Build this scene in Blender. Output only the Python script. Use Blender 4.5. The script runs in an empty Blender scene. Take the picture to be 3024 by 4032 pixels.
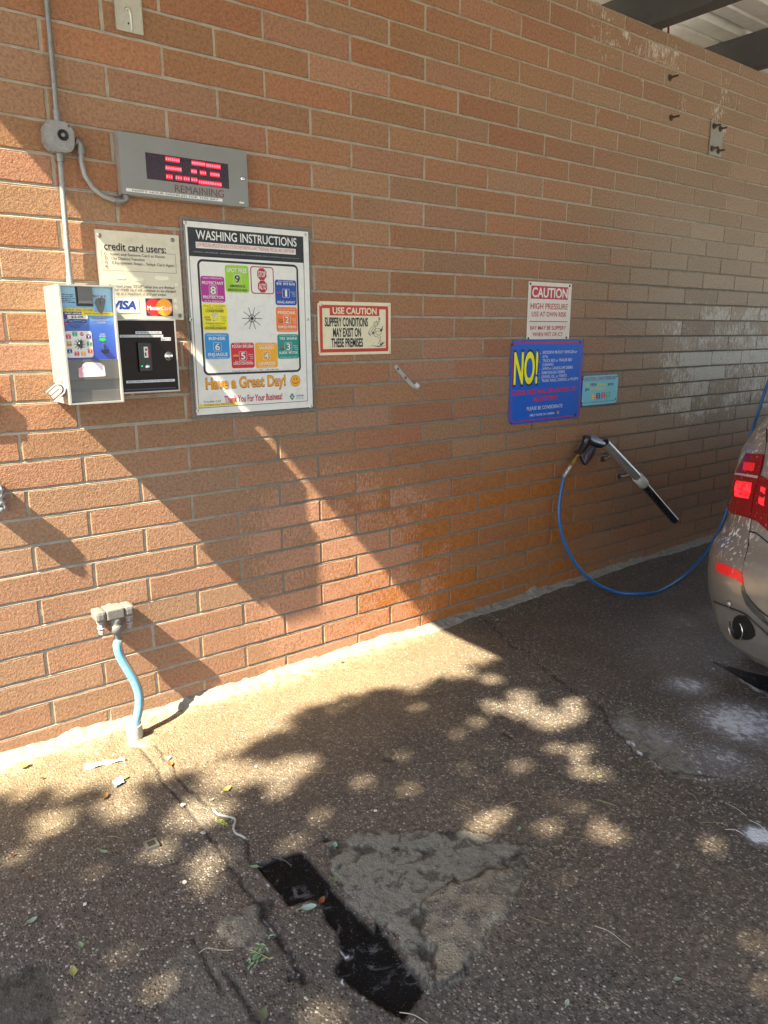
import bpy, bmesh, math, random
import numpy as np
from mathutils import Vector, Matrix
R = math.radians
rng = random.Random(7)
nr = np.random.RandomState(11)
S = bpy.context.scene
C = S.collection
# ------------------------------------------------------------------ camera
CAM = np.array([-0.7385, -2.7864, 1.5241]); FPX = 2898.1
WM = np.array([[0.7949815, -0.6066192, -0.0041910], [-0.1459305, -0.1845288, -0.9719328], [0.5888197, 0.7732802, -0.2352211]])
cam_d = bpy.data.cameras.new('camera'); cam = bpy.data.objects.new('camera', cam_d); C.objects.link(cam)
cam_d.sensor_fit = 'VERTICAL'; cam_d.sensor_height = 36; cam_d.lens = 36 * FPX / 4032
cam_d.clip_end = 500; cam_d.clip_start = .02
m = Matrix.Identity(4)
for i in range(3):
    m[i][0] = WM[0][i]; m[i][1] = -WM[1][i]; m[i][2] = -WM[2][i]; m[i][3] = CAM[i]
cam.matrix_world = m
S.camera = cam
# ------------------------------------------------------------------ sky, sun, exposure
SUN = Vector((-0.90, -0.19, 1.0665)).normalized()      # towards the sun
EL = math.asin(SUN.z); AZ = math.atan2(SUN.x, SUN.y)
w = bpy.data.worlds.new('World'); S.world = w; w.use_nodes = True
wt = w.node_tree; bg = wt.nodes['Background']
sk = wt.nodes.new('ShaderNodeTexSky'); sk.sky_type = 'NISHITA'; sk.sun_disc = False
sk.sun_elevation = EL; sk.sun_rotation = AZ; sk.air_density = 1; sk.dust_density = 1.5
wt.links.new(sk.outputs[0], bg.inputs[0]); bg.inputs[1].default_value = .072
sd = bpy.data.lights.new('sun', 'SUN'); sun = bpy.data.objects.new('sun', sd); C.objects.link(sun)
sd.energy = 5.0; sd.angle = R(.53); sd.color = (1, .85, .62)
sun.rotation_euler = SUN.to_track_quat('Z', 'Y').to_euler(); sun.location = (-6, -3, 9)
S.view_settings.view_transform = 'Standard'; S.view_settings.look = 'None'
S.view_settings.exposure = 2.5; S.view_settings.gamma = 1
S.cycles.max_bounces = 8; S.cycles.diffuse_bounces = 5; S.cycles.transparent_max_bounces = 16
# ------------------------------------------------------------------ photo geometry helpers (real wall / floor planes)
def ray(x, y): return WM.T @ np.array([(x - 1512) / FPX, (y - 2016) / FPX, 1.])
def W(x, y, Y=0.):
    d = ray(x, y); return CAM + (Y - CAM[1]) / d[1] * d
def FL(x, y, Z=0.):
    d = ray(x, y); return CAM + (Z - CAM[2]) / d[2] * d
D = 3024 / 1659
def crop(ox, oy, s): return lambda x, y: (ox + x * s, oy + y * s)
kD = crop(0, 0, D)
K1 = crop(0, 0, 1100 / 1659); K2 = crop(100, 850, 700 / 1659); K3 = crop(680, 820, 580 / 1527)
K4 = crop(1200, 1080, 550 / 1659); K5 = crop(1950, 1080, 550 / 1659); K6 = crop(2100, 1600, 924 / 1659)
K7 = crop(2300, 0, 724 / 1659); KG = crop(2180, 1680, 380 / 952); KC = crop(2600, 1600, .788)
KF1 = crop(0, 2900, 1500 / 1659); KF2 = crop(1500, 2900, 1524 / 1659); KF3 = crop(900, 2300, 2124 / 1659)
KL = crop(0, 1750, 900 / 1531); K4c = crop(1200, 1000, .48222); KR = crop(2224, 1400, .48222); KA = crop(0, 0, .48222)
# ------------------------------------------------------------------ materials
def mat(name):
    m = bpy.data.materials.new(name); m.use_nodes = True
    nt = m.node_tree; return m, nt, nt.nodes['Principled BSDF']
class NB:
    def __init__(s, nt): s.nt = nt
    def n(s, t, **k):
        o = s.nt.nodes.new(t)
        for a, b in k.items(): setattr(o, a, b)
        return o
    def l(s, a, b): s.nt.links.new(a, b)
    def val(s, sock, v):
        if isinstance(v, bpy.types.NodeSocket): s.l(v, sock)
        else: sock.default_value = v
    def math(s, op, a, b=0., c=0., clamp=False):
        o = s.n('ShaderNodeMath', operation=op, use_clamp=clamp)
        for i, v in enumerate((a, b, c)): s.val(o.inputs[i], v)
        return o.outputs[0]
    def add(s, a, b): return s.math('ADD', a, b)
    def mul(s, a, b): return s.math('MULTIPLY', a, b)
    def sub(s, a, b): return s.math('SUBTRACT', a, b)
    def step(s, v, lo, hi):
        o = s.n('ShaderNodeMapRange', interpolation_type='SMOOTHSTEP')
        s.val(o.inputs[0], v); s.val(o.inputs[1], lo); s.val(o.inputs[2], hi); return o.outputs[0]
    def co(s): return s.n('ShaderNodeTexCoord').outputs['Object']
    def scale(s, v, sc):
        o = s.n('ShaderNodeVectorMath', operation='MULTIPLY'); s.l(v, o.inputs[0]); o.inputs[1].default_value = sc; return o.outputs[0]
    def noise(s, v, sc, det=3, rough=.55, dist=0.):
        o = s.n('ShaderNodeTexNoise'); s.l(v, o.inputs['Vector']); o.inputs['Scale'].default_value = sc
        o.inputs['Detail'].default_value = det; o.inputs['Roughness'].default_value = rough; o.inputs['Distortion'].default_value = dist
        return o.outputs[0]
    def vor(s, v, sc, feature='F1'):
        o = s.n('ShaderNodeTexVoronoi', feature=feature); s.l(v, o.inputs['Vector']); o.inputs['Scale'].default_value = sc; return o
    def mix(s, f, a, b, bt='MIX'):
        o = s.n('ShaderNodeMix', data_type='RGBA', blend_type=bt)
        s.val(o.inputs[0], f)
        for i, v in ((6, a), (7, b)):
            if isinstance(v, tuple): v = tuple(v[:3]) + (1,)
            s.val(o.inputs[i], v)
        return o.outputs[2]
    def ramp(s, f, stops):
        o = s.n('ShaderNodeValToRGB'); s.l(f, o.inputs[0]); e = o.color_ramp.elements
        while len(e) < len(stops): e.new(.5)
        for q, (p, c) in zip(e, stops): q.position = p; q.color = tuple(c) + (1,)
        return o.outputs[0]
    def bump(s, h, st, dist, nrm=None):
        o = s.n('ShaderNodeBump'); s.l(h, o.inputs['Height']); o.inputs['Strength'].default_value = st; o.inputs['Distance'].default_value = dist
        if nrm: s.l(nrm, o.inputs['Normal'])
        return o.outputs[0]
    def attr(s, name):
        o = s.n('ShaderNodeAttribute'); o.attribute_name = name
        q = s.n('ShaderNodeSeparateColor'); s.l(o.outputs['Color'], q.inputs[0])
        return o.outputs['Color'], q.outputs[0], q.outputs[1], q.outputs[2], o.outputs['Alpha']
def pm(name, col, rough=.5, metal=0., var=.18, vs=14., bump=0., bs=200., coat=0., spec=None, dirt=0., dcol=(.12, .10, .08), em=None, es=0.):
    m, nt, p = mat(name); b = NB(nt); co = b.co()
    n1 = b.noise(co, vs, 4, .6)
    f = b.math('MULTIPLY_ADD', n1, var * 2, 1 - var)
    o = b.n('ShaderNodeVectorMath', operation='SCALE'); o.inputs[0].default_value = col; b.l(f, o.inputs['Scale'])
    c = o.outputs[0]
    if dirt:
        d = b.mul(b.step(b.noise(co, vs * 2.3, 6, .7), .48, .68), dirt); c = b.mix(d, c, dcol)
    b.l(c, p.inputs['Base Color'])
    b.l(b.math('MULTIPLY_ADD', b.noise(co, vs * 3, 3), .14, rough - .07, clamp=True), p.inputs['Roughness'])
    p.inputs['Metallic'].default_value = metal
    if coat: p.inputs['Coat Weight'].default_value = coat; p.inputs['Coat Roughness'].default_value = .06
    if spec is not None: p.inputs['Specular IOR Level'].default_value = spec
    if bump: b.l(b.bump(b.noise(co, bs, 4, .65), .6, bump), p.inputs['Normal'])
    if em: p.inputs['Emission Color'].default_value = tuple(em) + (1,); p.inputs['Emission Strength'].default_value = es
    return m
MC = {}
def ink(r, g, b, rough=.42):
    """printed colour, given as it reads on the sign (sRGB 0-255)"""
    k = (r, g, b, rough)
    if k not in MC:
        lin = tuple(((v / 255) / 12.92 if v / 255 <= .04045 else ((v / 255 + .055) / 1.055) ** 2.4) for v in (r, g, b))
        MC[k] = pm('print_%d_%d_%d' % (r, g, b), lin, rough, var=.07, vs=18., dirt=.11)
    return MC[k]
# ------------------------------------------------------------------ mesh builder
class MB:
    def __init__(s): s.v = []; s.f = []; s.mi = []; s.mats = []; s.sm = []
    def m(s, mt):
        if mt not in s.mats: s.mats.append(mt)
        return s.mats.index(mt)
    def add(s, vs, fs, mt, smooth=False):
        o = len(s.v); s.v += [tuple(float(q) for q in v) for v in vs]; i = s.m(mt)
        for f in fs: s.f.append([o + q for q in f]); s.mi.append(i); s.sm.append(smooth)
    def poly(s, pts, mt): s.add(pts, [list(range(len(pts)))], mt)
    def box(s, a, b, mt, bev=0.):
        (x0, y0, z0), (x1, y1, z1) = [min(p, q) for p, q in zip(a, b)], [max(p, q) for p, q in zip(a, b)]
        if bev <= 0:
            v = [(x, y, z) for x in (x0, x1) for y in (y0, y1) for z in (z0, z1)]
            s.add(v, [(0, 1, 3, 2), (4, 6, 7, 5), (0, 4, 5, 1), (2, 3, 7, 6), (0, 2, 6, 4), (1, 5, 7, 3)], mt); return
        bm = bmesh.new(); bmesh.ops.create_cube(bm, size=1)
        for v in bm.verts: v.co = ((x0 + x1) / 2 + v.co.x * (x1 - x0), (y0 + y1) / 2 + v.co.y * (y1 - y0), (z0 + z1) / 2 + v.co.z * (z1 - z0))
        bmesh.ops.bevel(bm, geom=bm.edges[:], offset=bev, segments=2, affect='EDGES', profile=.6)
        s.frombm(bm, mt)
    def frombm(s, bm, mt, smooth=False, tf=None):
        bm.verts.index_update()
        s.add([(tf @ v.co if tf else v.co) for v in bm.verts], [[v.index for v in f.verts] for f in bm.faces], mt, smooth); bm.free()
    def prism(s, pts, y0, y1, mt, bev=0., smooth=False):
        """polygon in x,z extruded along y"""
        bm = bmesh.new(); vs = [bm.verts.new((p[0], y0, p[1])) for p in pts]; f = bm.faces.new(vs)
        r = bmesh.ops.extrude_face_region(bm, geom=[f]); 
        for e in r['geom']:
            if isinstance(e, bmesh.types.BMVert): e.co.y = y1
        bmesh.ops.recalc_face_normals(bm, faces=bm.faces[:])
        if bev: bmesh.ops.bevel(bm, geom=bm.edges[:], offset=bev, segments=2, affect='EDGES')
        s.frombm(bm, mt, smooth)
    def tube(s, path, rad, mt, n=14, caps=True, closed=False):
        P = [Vector(p) for p in path]; N = len(P); rings = []
        if not isinstance(rad, (list, tuple)): rad = [rad] * N
        up = None
        for i in range(N):
            t = (P[min(i + 1, N - 1)] - P[max(i - 1, 0)]).normalized()
            if up is None:
                up = Vector((0, 0, 1)) if abs(t.z) < .9 else Vector((0, 1, 0))
            a = t.cross(up).normalized(); up = a.cross(t).normalized()
            rings.append([P[i] + rad[i] * (math.cos(q) * a + math.sin(q) * up) for q in [2 * math.pi * j / n for j in range(n)]])
        vs = [v for r in rings for v in r]; fs = []
        for i in range(N - 1):
            for j in range(n):
                k = (j + 1) % n; fs.append((i * n + j, i * n + k, (i + 1) * n + k, (i + 1) * n + j))
        s.add(vs, fs, mt, True)
        if caps:
            s.add(rings[0], [list(range(n))[::-1]], mt); s.add(rings[-1], [list(range(n))], mt)
    def lathe(s, prof, org, axis, mt, n=24, smooth=True, caps=True):
        """prof: list of (radius, distance along axis)"""
        ax = Vector(axis).normalized(); a = ax.orthogonal().normalized(); b = ax.cross(a); o = Vector(org)
        vs = [o + ax * h + r * (math.cos(2 * math.pi * j / n) * a + math.sin(2 * math.pi * j / n) * b) for r, h in prof for j in range(n)]
        fs = [(i * n + j, i * n + (j + 1) % n, (i + 1) * n + (j + 1) % n, (i + 1) * n + j) for i in range(len(prof) - 1) for j in range(n)]
        s.add(vs, fs, mt, smooth)
        if not caps: return
        if prof[-1][0] > 1e-5: s.add(vs[-n:], [list(range(n))], mt)
        if prof[0][0] > 1e-5: s.add(vs[:n], [list(range(n))[::-1]], mt)
    def build(s, name, parent=None, org=None):
        me = bpy.data.meshes.new(name)
        wl = WL.get(parent, Vector((0, 0, 0))) if parent else Vector((0, 0, 0))
        loc = Vector(org) - wl if org is not None else Vector((0, 0, 0))
        off = wl + loc
        me.from_pydata([(v[0] - off.x, v[1] - off.y, v[2] - off.z) for v in s.v], [], s.f)
        for q in s.mats: me.materials.append(q)
        me.polygons.foreach_set('material_index', s.mi); me.polygons.foreach_set('use_smooth', s.sm)
        me.update(); ob = bpy.data.objects.new(name, me); C.objects.link(ob)
        ob.location = loc
        if parent: ob.parent = parent
        WL[ob] = wl + loc
        return ob
WL = {}
def thing(name, loc, label, cat, group=None, kind=None):
    o = bpy.data.objects.new(name, None); C.objects.link(o); o.location = loc; o.empty_display_size = .1
    WL[o] = Vector(loc); return tag(o, label, cat, group, kind)
def tag(o, label, cat, group=None, kind=None):
    if label: o['label'] = label
    if cat: o['category'] = cat
    if group: o['group'] = group
    if kind: o['kind'] = kind
    return o
# flat print shapes on planes facing -y
def rect(mb, x0, x1, z0, z1, y, mt): mb.poly([(x0, y, z0), (x1, y, z0), (x1, y, z1), (x0, y, z1)], mt)
def rr(x0, x1, z0, z1, r, n=5):
    p = []
    for cx, cz, a0 in ((x1 - r, z1 - r, 0), (x0 + r, z1 - r, 90), (x0 + r, z0 + r, 180), (x1 - r, z0 + r, 270)):
        for i in range(n + 1):
            a = R(a0 + 90 * i / n); p.append((cx + r * math.cos(a), cz + r * math.sin(a)))
    return p
def rrect(mb, x0, x1, z0, z1, r, y, mt): mb.poly([(a, y, b) for a, b in rr(x0, x1, z0, z1, r)][::-1], mt)
def ring(mb, outer, inner, y, mt):
    n = len(outer); mb.add([(a, y, b) for a, b in outer] + [(a, y, b) for a, b in inner], [(i, (i + 1) % n, n + (i + 1) % n, n + i) for i in range(n)], mt)
def disc(mb, x, z, r, y, mt, n=24, rz=None):
    mb.poly([(x + r * math.cos(2 * math.pi * i / n), y, z + (rz or r) * math.sin(2 * math.pi * i / n)) for i in range(n)], mt)
def frame(mb, x0, x1, z0, z1, t, y, mt):
    ring(mb, [(x0, z0), (x1, z0), (x1, z1), (x0, z1)], [(x0 + t, z0 + t), (x1 - t, z0 + t), (x1 - t, z1 - t), (x0 + t, z1 - t)], y, mt)
_tc = {}
def text_mesh(s, bold=0., shear=0., sp=1.):
    k = (s, bold, shear, sp)
    if k in _tc: return _tc[k]
    cu = bpy.data.curves.new('t', 'FONT'); cu.body = s; cu.size = 1; cu.resolution_u = 2 if len(s) > 30 else 4; cu.offset = bold; cu.shear = shear; cu.space_character = sp
    ob = bpy.data.objects.new('t', cu); C.objects.link(ob)
    bpy.context.view_layer.update()
    ev = ob.evaluated_get(bpy.context.evaluated_depsgraph_get()); me = ev.to_mesh()
    v = np.array([q.co[:] for q in me.vertices]).reshape(-1, 3); f = [list(q.vertices) for q in me.polygons]
    ev.to_mesh_clear(); bpy.data.objects.remove(ob); bpy.data.curves.remove(cu)
    _tc[k] = (v, f); return _tc[k]
CAPH = .729
_v = text_mesh('H')[0]; CAPH = float(_v[:, 1].max())
def put_text(mb, s, x0, x1, z, h, y, mt, bold=0., shear=0., sp=1.):
    v, f = text_mesh(s, bold, shear, sp)
    if not len(v): return
    a, b = v[:, 0].min(), v[:, 0].max(); sx = (x1 - x0) / (b - a); sz = h / CAPH
    mb.add([(x0 + (p[0] - a) * sx, y, z + p[1] * sz) for p in v], f, mt)
def T(mb, K, s, bl, br, cap, y, mt, bold=0., shear=0., sp=1., lay=0.):
    """text whose baseline runs between two photo points that lie on the plane Y=y"""
    a = W(*K(*bl), y); b = W(*K(*br), y); c = W(*K((bl[0] + br[0]) / 2, (bl[1] + br[1]) / 2), y); d = W(*K((bl[0] + br[0]) / 2, (bl[1] + br[1]) / 2 - cap), y)
    put_text(mb, s, a[0], b[0], (a[2] + b[2]) / 2, d[2] - c[2], y - lay, mt, bold, shear, sp)
def Q(K, tl, tr, br, bl, y):
    a, b, c, d = [W(*K(*p), y) for p in (tl, tr, br, bl)]
    return (a[0] + d[0]) / 2, (b[0] + c[0]) / 2, (c[2] + d[2]) / 2, (a[2] + b[2]) / 2
def PX(K, x, y, Y): q = W(*K(x, y), Y); return q[0], q[2]
# common materials
M_steel = pm('stainless', (.44, .43, .41), .42, .55, .12, 9., bump=.0002, bs=90.)
M_steel_d = pm('stainless_dull', (.15, .15, .145), .5, .7, .15, 9.)
M_galv = pm('galvanised', (.24, .24, .23), .5, .7, .25, 40., bump=.0004, bs=150., dirt=.3)
M_galv_l = pm('weathered_zinc', (.29, .295, .29), .6, .35, .3, 30., bump=.0005, bs=160., dirt=.35)
M_alu = pm('painted_aluminium', (.55, .54, .46), .4, .6, .12, 20., dirt=.15)
M_chrome = pm('polished_steel', (.75, .74, .72), .16, 1., .05, 20.)
M_black = pm('black_plastic', (.012, .012, .013), .35, 0, .2, 20.)
M_blackm = pm('black_rubber', (.02, .02, .02), .7, 0, .3, 40.)
M_brass = pm('brass', (.62, .42, .12), .3, 1., .15, 60.)
M_blue = pm('blue_hose_rubber', (.012, .11, .33), .33, 0, .12, 30., coat=.3)
M_bolt = pm('rusty_bolt', (.10, .065, .05), .6, .5, .4, 200., bump=.0004)
M_rivet = pm('rivet_white', (.66, .64, .58), .4, .2, .1, 50.)
def screw(parent, x, y, z, r, mt, name='screw', dark=None):
    b = MB(); b.lathe([(r, 0), (r * .95, r * .35), (r * .6, r * .6), (0, r * .68)], (x, y, z), (0, -1, 0), mt, 14)
    if dark: disc(b, x, z, r * .3, y - r * .7, dark, 8)
    return b.build(name, parent)
# ================================================================== brick wall
def vnoise(x, y, s, seed=0):
    g = np.random.RandomState(seed).rand(257, 257)
    x = np.asarray(x) * s + 57.3; y = np.asarray(y) * s + 91.7
    xi = np.floor(x).astype(int); yi = np.floor(y).astype(int); fx = x - xi; fy = y - yi
    fx = fx * fx * (3 - 2 * fx); fy = fy * fy * (3 - 2 * fy); a = lambda i, j: g[(xi + i) % 257, (yi + j) % 257]
    return (a(0, 0) * (1 - fx) + a(1, 0) * fx) * (1 - fy) + (a(0, 1) * (1 - fx) + a(1, 1) * fx) * fy
def fbm(x, y, s, seed=0, o=4):
    t = 0; a = .5; n = 0
    for i in range(o): t = t + a * vnoise(x, y, s * 2 ** i, seed + i); n += a; a *= .5
    return t / n
def sst(v, a, b):
    t = np.clip((np.asarray(v) - a) / (b - a), 0, 1); return t * t * (3 - 2 * t)
ZF = 2.72; HB = .1016; LB = .4064; WX0, WX1, WTOP = -1.62, 7.35, 3.196
def wall_masks(x, z):
    """residue, efflorescence, grime, orange: what the wash spray has left on the bricks"""
    n = fbm(x, z, 2.2, 3); n2 = fbm(x, z, 6, 9)
    # pale residue over the lower middle, with a soft outline
    low = sst(z, 1.22 - .1 * x + .25 * (n - .5), .80 - .1 * x + .25 * (n - .5)) * sst(x, .35, .9)
    pink = low * (1 - .80 * sst(x, 1.30 + .6 * (n2 - .5), 2.05 + .6 * (n2 - .5))) * .9
    pink = np.maximum(pink, .30 * sst(z, 1.5, 1.0) * sst(x, 2.2, .2) * sst(x, -.5, .1))
    orange = sst(z, 1.10 + .3 * (n - .5), .55 + .3 * (n - .5)) * sst(x, .8, 1.4) * (1 - .75 * sst(x, 2.7, 3.4))
    eff = sst(x, 2.95, 4.3) * sst(z, .75 + .3 * (n - .5), 1.15 + .3 * (n - .5)) * sst(z, 1.95 + .3 * (n2 - .5), 1.45 + .3 * (n2 - .5))
    top = sst(z, 2.25, 2.9) * (sst(x, 2.2, 2.9) * (1 - .6 * sst(x, 4.1, 4.5)) + .55 * sst(x, .55, .8) * sst(x, 1.5, 1.1))
    eff = np.maximum(eff, .52 * top * sst(n2, .40, .62))
    grime = sst(x, 2.35, 3.5) * sst(z, .95 + .3 * (n - .5), .25) * .6
    grime = np.maximum(grime, .15 * sst(x, 2.2, 4.5) * sst(z, 2.3, 1.6))
    return pink, eff, grime, orange
BM = bpy.data.materials.new('brick'); BM.use_nodes = True
nt = BM.node_tree; p = nt.nodes['Principled BSDF']; b = NB(nt); co = b.co()
bc = b.n('ShaderNodeAttribute'); bc.attribute_name = 'bcol'
_, mp, me_, mg, mo = b.attr('bm')
fine = b.noise(co, 240, 5, .75); med = b.noise(co, 30, 4, .6); med2 = b.noise(b.scale(co, (1, 1, .45)), 95, 5, .72)
c = b.mix(b.math('MULTIPLY_ADD', fine, .9, -.1, clamp=True), b.mix(.38, bc.outputs[0], (.10, .05, .03)), b.mix(.14, bc.outputs[0], (.62, .40, .25)))
c = b.mix(b.mul(b.step(med, .45, .75), .22), c, (.30, .20, .11))
spk = b.noise(co, 85, 4, .75)
c = b.mix(b.mul(b.step(b.noise(co, 130, 2, .6), .64, .70), .55), c, (.13, .06, .04))
c = b.mix(b.mul(mo, .88), c, b.mix(b.step(med, .3, .7), (.36, .118, .022), (.44, .17, .04)))
resn = b.add(b.mul(med2, .8), b.mul(b.noise(co, 11, 2), .25))
rm = b.step(resn, b.math('MULTIPLY_ADD', mp, -.38, .735), b.math('MULTIPLY_ADD', mp, -.38, .78))
c = b.mix(b.mul(rm, .78), c, (.49, .265, .17))
ec = b.step(b.add(b.mul(b.noise(b.scale(co, (1, 1, .4)), 55, 5, .7), .75), b.mul(b.noise(co, 8, 2), .28)), b.math('MULTIPLY_ADD', me_, -.38, .70), b.math('MULTIPLY_ADD', me_, -.38, .82))
c = b.mix(b.mul(ec, .82), c, (.62, .60, .54))
streak = b.step(b.noise(b.scale(co, (1, 1, .10)), 22, 3), .42, .68)
c = b.mix(b.mul(mg, b.math('MULTIPLY_ADD', streak, .45, .40)), c, b.mix(.5, bc.outputs[0], (.085, .058, .042)))
pit = b.step(b.vor(co, 150).outputs['Distance'], .20, .08); pitm = b.mul(pit, b.step(b.noise(co, 60, 2), .50, .60))
c = b.mix(b.mul(pitm, .7), c, (.10, .045, .03))
c = b.mix(1., c, b.mix(b.step(spk, .34, .62), (.76, .73, .71), (1.12, 1.11, 1.10)), 'MULTIPLY')
b.l(c, p.inputs['Base Color']); p.inputs['Roughness'].default_value = .88; p.inputs['Specular IOR Level'].default_value = .3
h = b.sub(b.add(b.mul(fine, .45), b.add(b.mul(b.noise(co, 60, 3, .6), .6), b.mul(b.noise(co, 125, 2, .5, .8), .9))), b.mul(pitm, 1.4))
b.l(b.bump(h, 1., .0019), p.inputs['Normal'])
MM = bpy.data.materials.new('mortar'); MM.use_nodes = True
nt = MM.node_tree; p = nt.nodes['Principled BSDF']; b = NB(nt); co = b.co(); _, mp, me_, mg, mo = b.attr('bm')
fine = b.noise(co, 220, 4, .7)
c = b.mix(fine, (.28, .25, .195), (.48, .43, .345))
c = b.mix(b.mul(b.step(b.noise(co, 16, 4, .6), .42, .68), .4), c, (.17, .15, .12))
c = b.mix(b.mul(mg, .75), c, (.085, .075, .06))
b.l(c, p.inputs['Base Color']); p.inputs['Roughness'].default_value = .95
b.l(b.bump(b.add(fine, b.noise(co, 45, 3)), .8, .0012), p.inputs['Normal'])
def brick_rows():
    k = 26
    rows = []
    while True:
        z0 = ZF - (k + 1) * HB; z1 = ZF - k * HB
        if z0 >= WTOP - .01: break
        if k == -4: pass
        rows.append((k, max(z0, -.03), min(z1, WTOP + .004), k % 2)); k -= 1
    return rows
V = []; Fq = []; MI = []; BC = []; BRN_ = []; NXB, NZB = 11, 4
base = 0; J = .0053; BV = .0030
palette = [(.36, .25, .15), (.28, .20, .135), (.42, .245, .175), (.34, .235, .155), (.40, .21, .15), (.40, .165, .085), (.385, .15, .075), (.37, .175, .09), (.36, .20, .105), (.33, .19, .10), (.42, .19, .10), (.385, .155, .09), (.355, .205, .12), (.37, .225, .125), (.37, .13, .07), (.345, .18, .085), (.39, .20, .12)]
for k, z0, z1, par in brick_rows():
    c = math.floor(WX0 / .2032) - 1
    if (c - par) % 2: c -= 1
    while c * .2032 < WX1:
        x0, x1 = c * .2032, (c + 2) * .2032; c += 2
        x0 = max(x0, WX0); x1 = min(x1, WX1)
        if x1 - x0 < .03: continue
        jx = rng.uniform(-.0016, .0016); jz = rng.uniform(-.0012, .0012)
        a, bb, e, f = x0 + J + jx, x1 - J + rng.uniform(-.0016, .0016), z0 + J + jz, z1 - J + rng.uniform(-.001, .001)
        xs = np.concatenate([[a, a, a + BV * .35, a + BV], np.linspace(a + BV + .0008, bb - BV - .0008, NXB), [bb - BV, bb - BV * .35, bb, bb]])
        zs = np.concatenate([[e, e, e + BV * .35, e + BV], np.linspace(e + BV + .0008, f - BV - .0008, NZB), [f - BV, f - BV * .35, f, f]])
        X, Z = np.meshgrid(xs, zs, indexing='ij'); nx, nz = X.shape
        I, Jx = np.meshgrid(np.arange(nx), np.arange(nz), indexing='ij')
        ed = np.minimum(np.minimum(I, nx - 1 - I), np.minimum(Jx, nz - 1 - Jx))
        tx, tz = rng.uniform(-.0022, .0022), rng.uniform(-.006, .006); d0 = rng.uniform(-.0004, .0005)
        Y = d0 + tx * (X - (x0 + x1) / 2) + tz * (Z - (z0 + z1) / 2) + (fbm(X, Z, 11, 5, 2) - .5) * .0016
        Y = np.where(ed == 0, .03, np.where(ed == 1, Y + BV * .9, np.where(ed == 2, Y + BV * .3, Y)))
        # slightly uneven arrises
        wob = (vnoise(X, Z, 60, 21) - .5) * .0020 + (vnoise(X, Z, 170, 22) - .5) * .0018; wox = (vnoise(X, Z, 60, 23) - .5) * .0020 + (vnoise(X, Z, 170, 24) - .5) * .0018
        X = X + np.where((I <= 4) | (I >= nx - 5), wox, 0)
        Z = Z + np.where((Jx <= 4) | (Jx >= nz - 5), wob, 0)
        V.append(np.stack([X, Y, Z], -1).reshape(-1, 3))
        q = (I[:-1, :-1] * nz + Jx[:-1, :-1]).ravel() + base
        Fq.append(np.stack([q, q + nz, q + nz + 1, q + 1], 1)); MI.append(np.zeros(len(q), int))
        pm_ = np.array((.375, .182, .098)); pc = (.50 * np.array(palette[rng.randrange(len(palette))]) + .50 * pm_) * rng.uniform(.86, 1.10)
        pc2 = (.6 * np.array(palette[rng.randrange(len(palette))]) + .4 * pm_) * rng.uniform(.9, 1.1)
        BRN_.append(np.broadcast_to(np.array([rng.uniform(.6, 1.15), rng.uniform(.45, 1.15), rng.uniform(.7, 1.2), rng.uniform(.45, 1.15)]), (nx * nz, 4)))
        t = sst(X, x0 + rng.uniform(-.3, .5), x0 + rng.uniform(.1, .9) + .3)[..., None] if rng.random() < .3 else 0 * X[..., None]
        colr = pc * (1 - t) + pc2 * t
        # greyer, paler bricks towards the far right
        g = (sst(X, 1.2, 4.4) * (.35 + .65 * sst(Z, .5, 1.1)))[..., None] * .85
        colr = colr * (1 - g) + g * (np.array((.345, .27, .195)) * (.85 + .3 * rng.random()))
        g = (sst(X, 2.7, 4.0) * sst(Z, .55, 1.0) * sst(Z, 2.6, 1.9))[..., None] * .8; colr = colr * (1 - g) + g * (np.array((.47, .41, .32)) * (.82 + .3 * rng.random()))
        g = (sst(Z, 1.45, .9) * sst(X, 1.7, .9))[..., None] * .42; colr = colr * (1 - g) + g * np.array((.43, .295, .20))  # sunlit pallor mixed into the colour of the lower left bricks
        BC.append(colr.reshape(-1, 3)); base += nx * nz
nb = base
# mortar sheet behind the brick faces, gently uneven
xs = np.concatenate([np.arange(WX0, WX1 + .02, .02)]); zj = []; zy = []
for k in range(27, -6, -1):
    c_ = ZF - k * HB
    if c_ > WTOP - .02: break
    for dz_, yy__ in ((-.0070, .0034), (-.0052, .0010), (-.0010, .0020), (.0014, .0056), (.0060, .0060), (.0084, .0030), (.05, .0028)):
        zj.append(c_ + dz_); zy.append(yy__)
zj += [WTOP]; zy += [.002]; zs = np.array(zj); zy = np.array(zy)
X, Z = np.meshgrid(xs, zs, indexing='ij'); nz = len(zs)
Y = zy[None, :] + (fbm(X, Z, 25, 40, 3) - .5) * .0012; Z = Z + (vnoise(X, Z, 40, 43) - .5) * .0010; Y = Y + .005 * sst(X, 2.0, 3.2) * sst(Z, 2.3, 1.9)
V.append(np.stack([X, Y, Z], -1).reshape(-1, 3))
I, Jx = np.meshgrid(np.arange(len(xs) - 1), np.arange(nz - 1), indexing='ij'); q = (I * nz + Jx).ravel() + base
Fq.append(np.stack([q, q + nz, q + nz + 1, q + 1], 1)); MI.append(np.ones(len(q), int)); BC.append(np.ones((X.size, 3)) * .3); base += X.size
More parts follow.
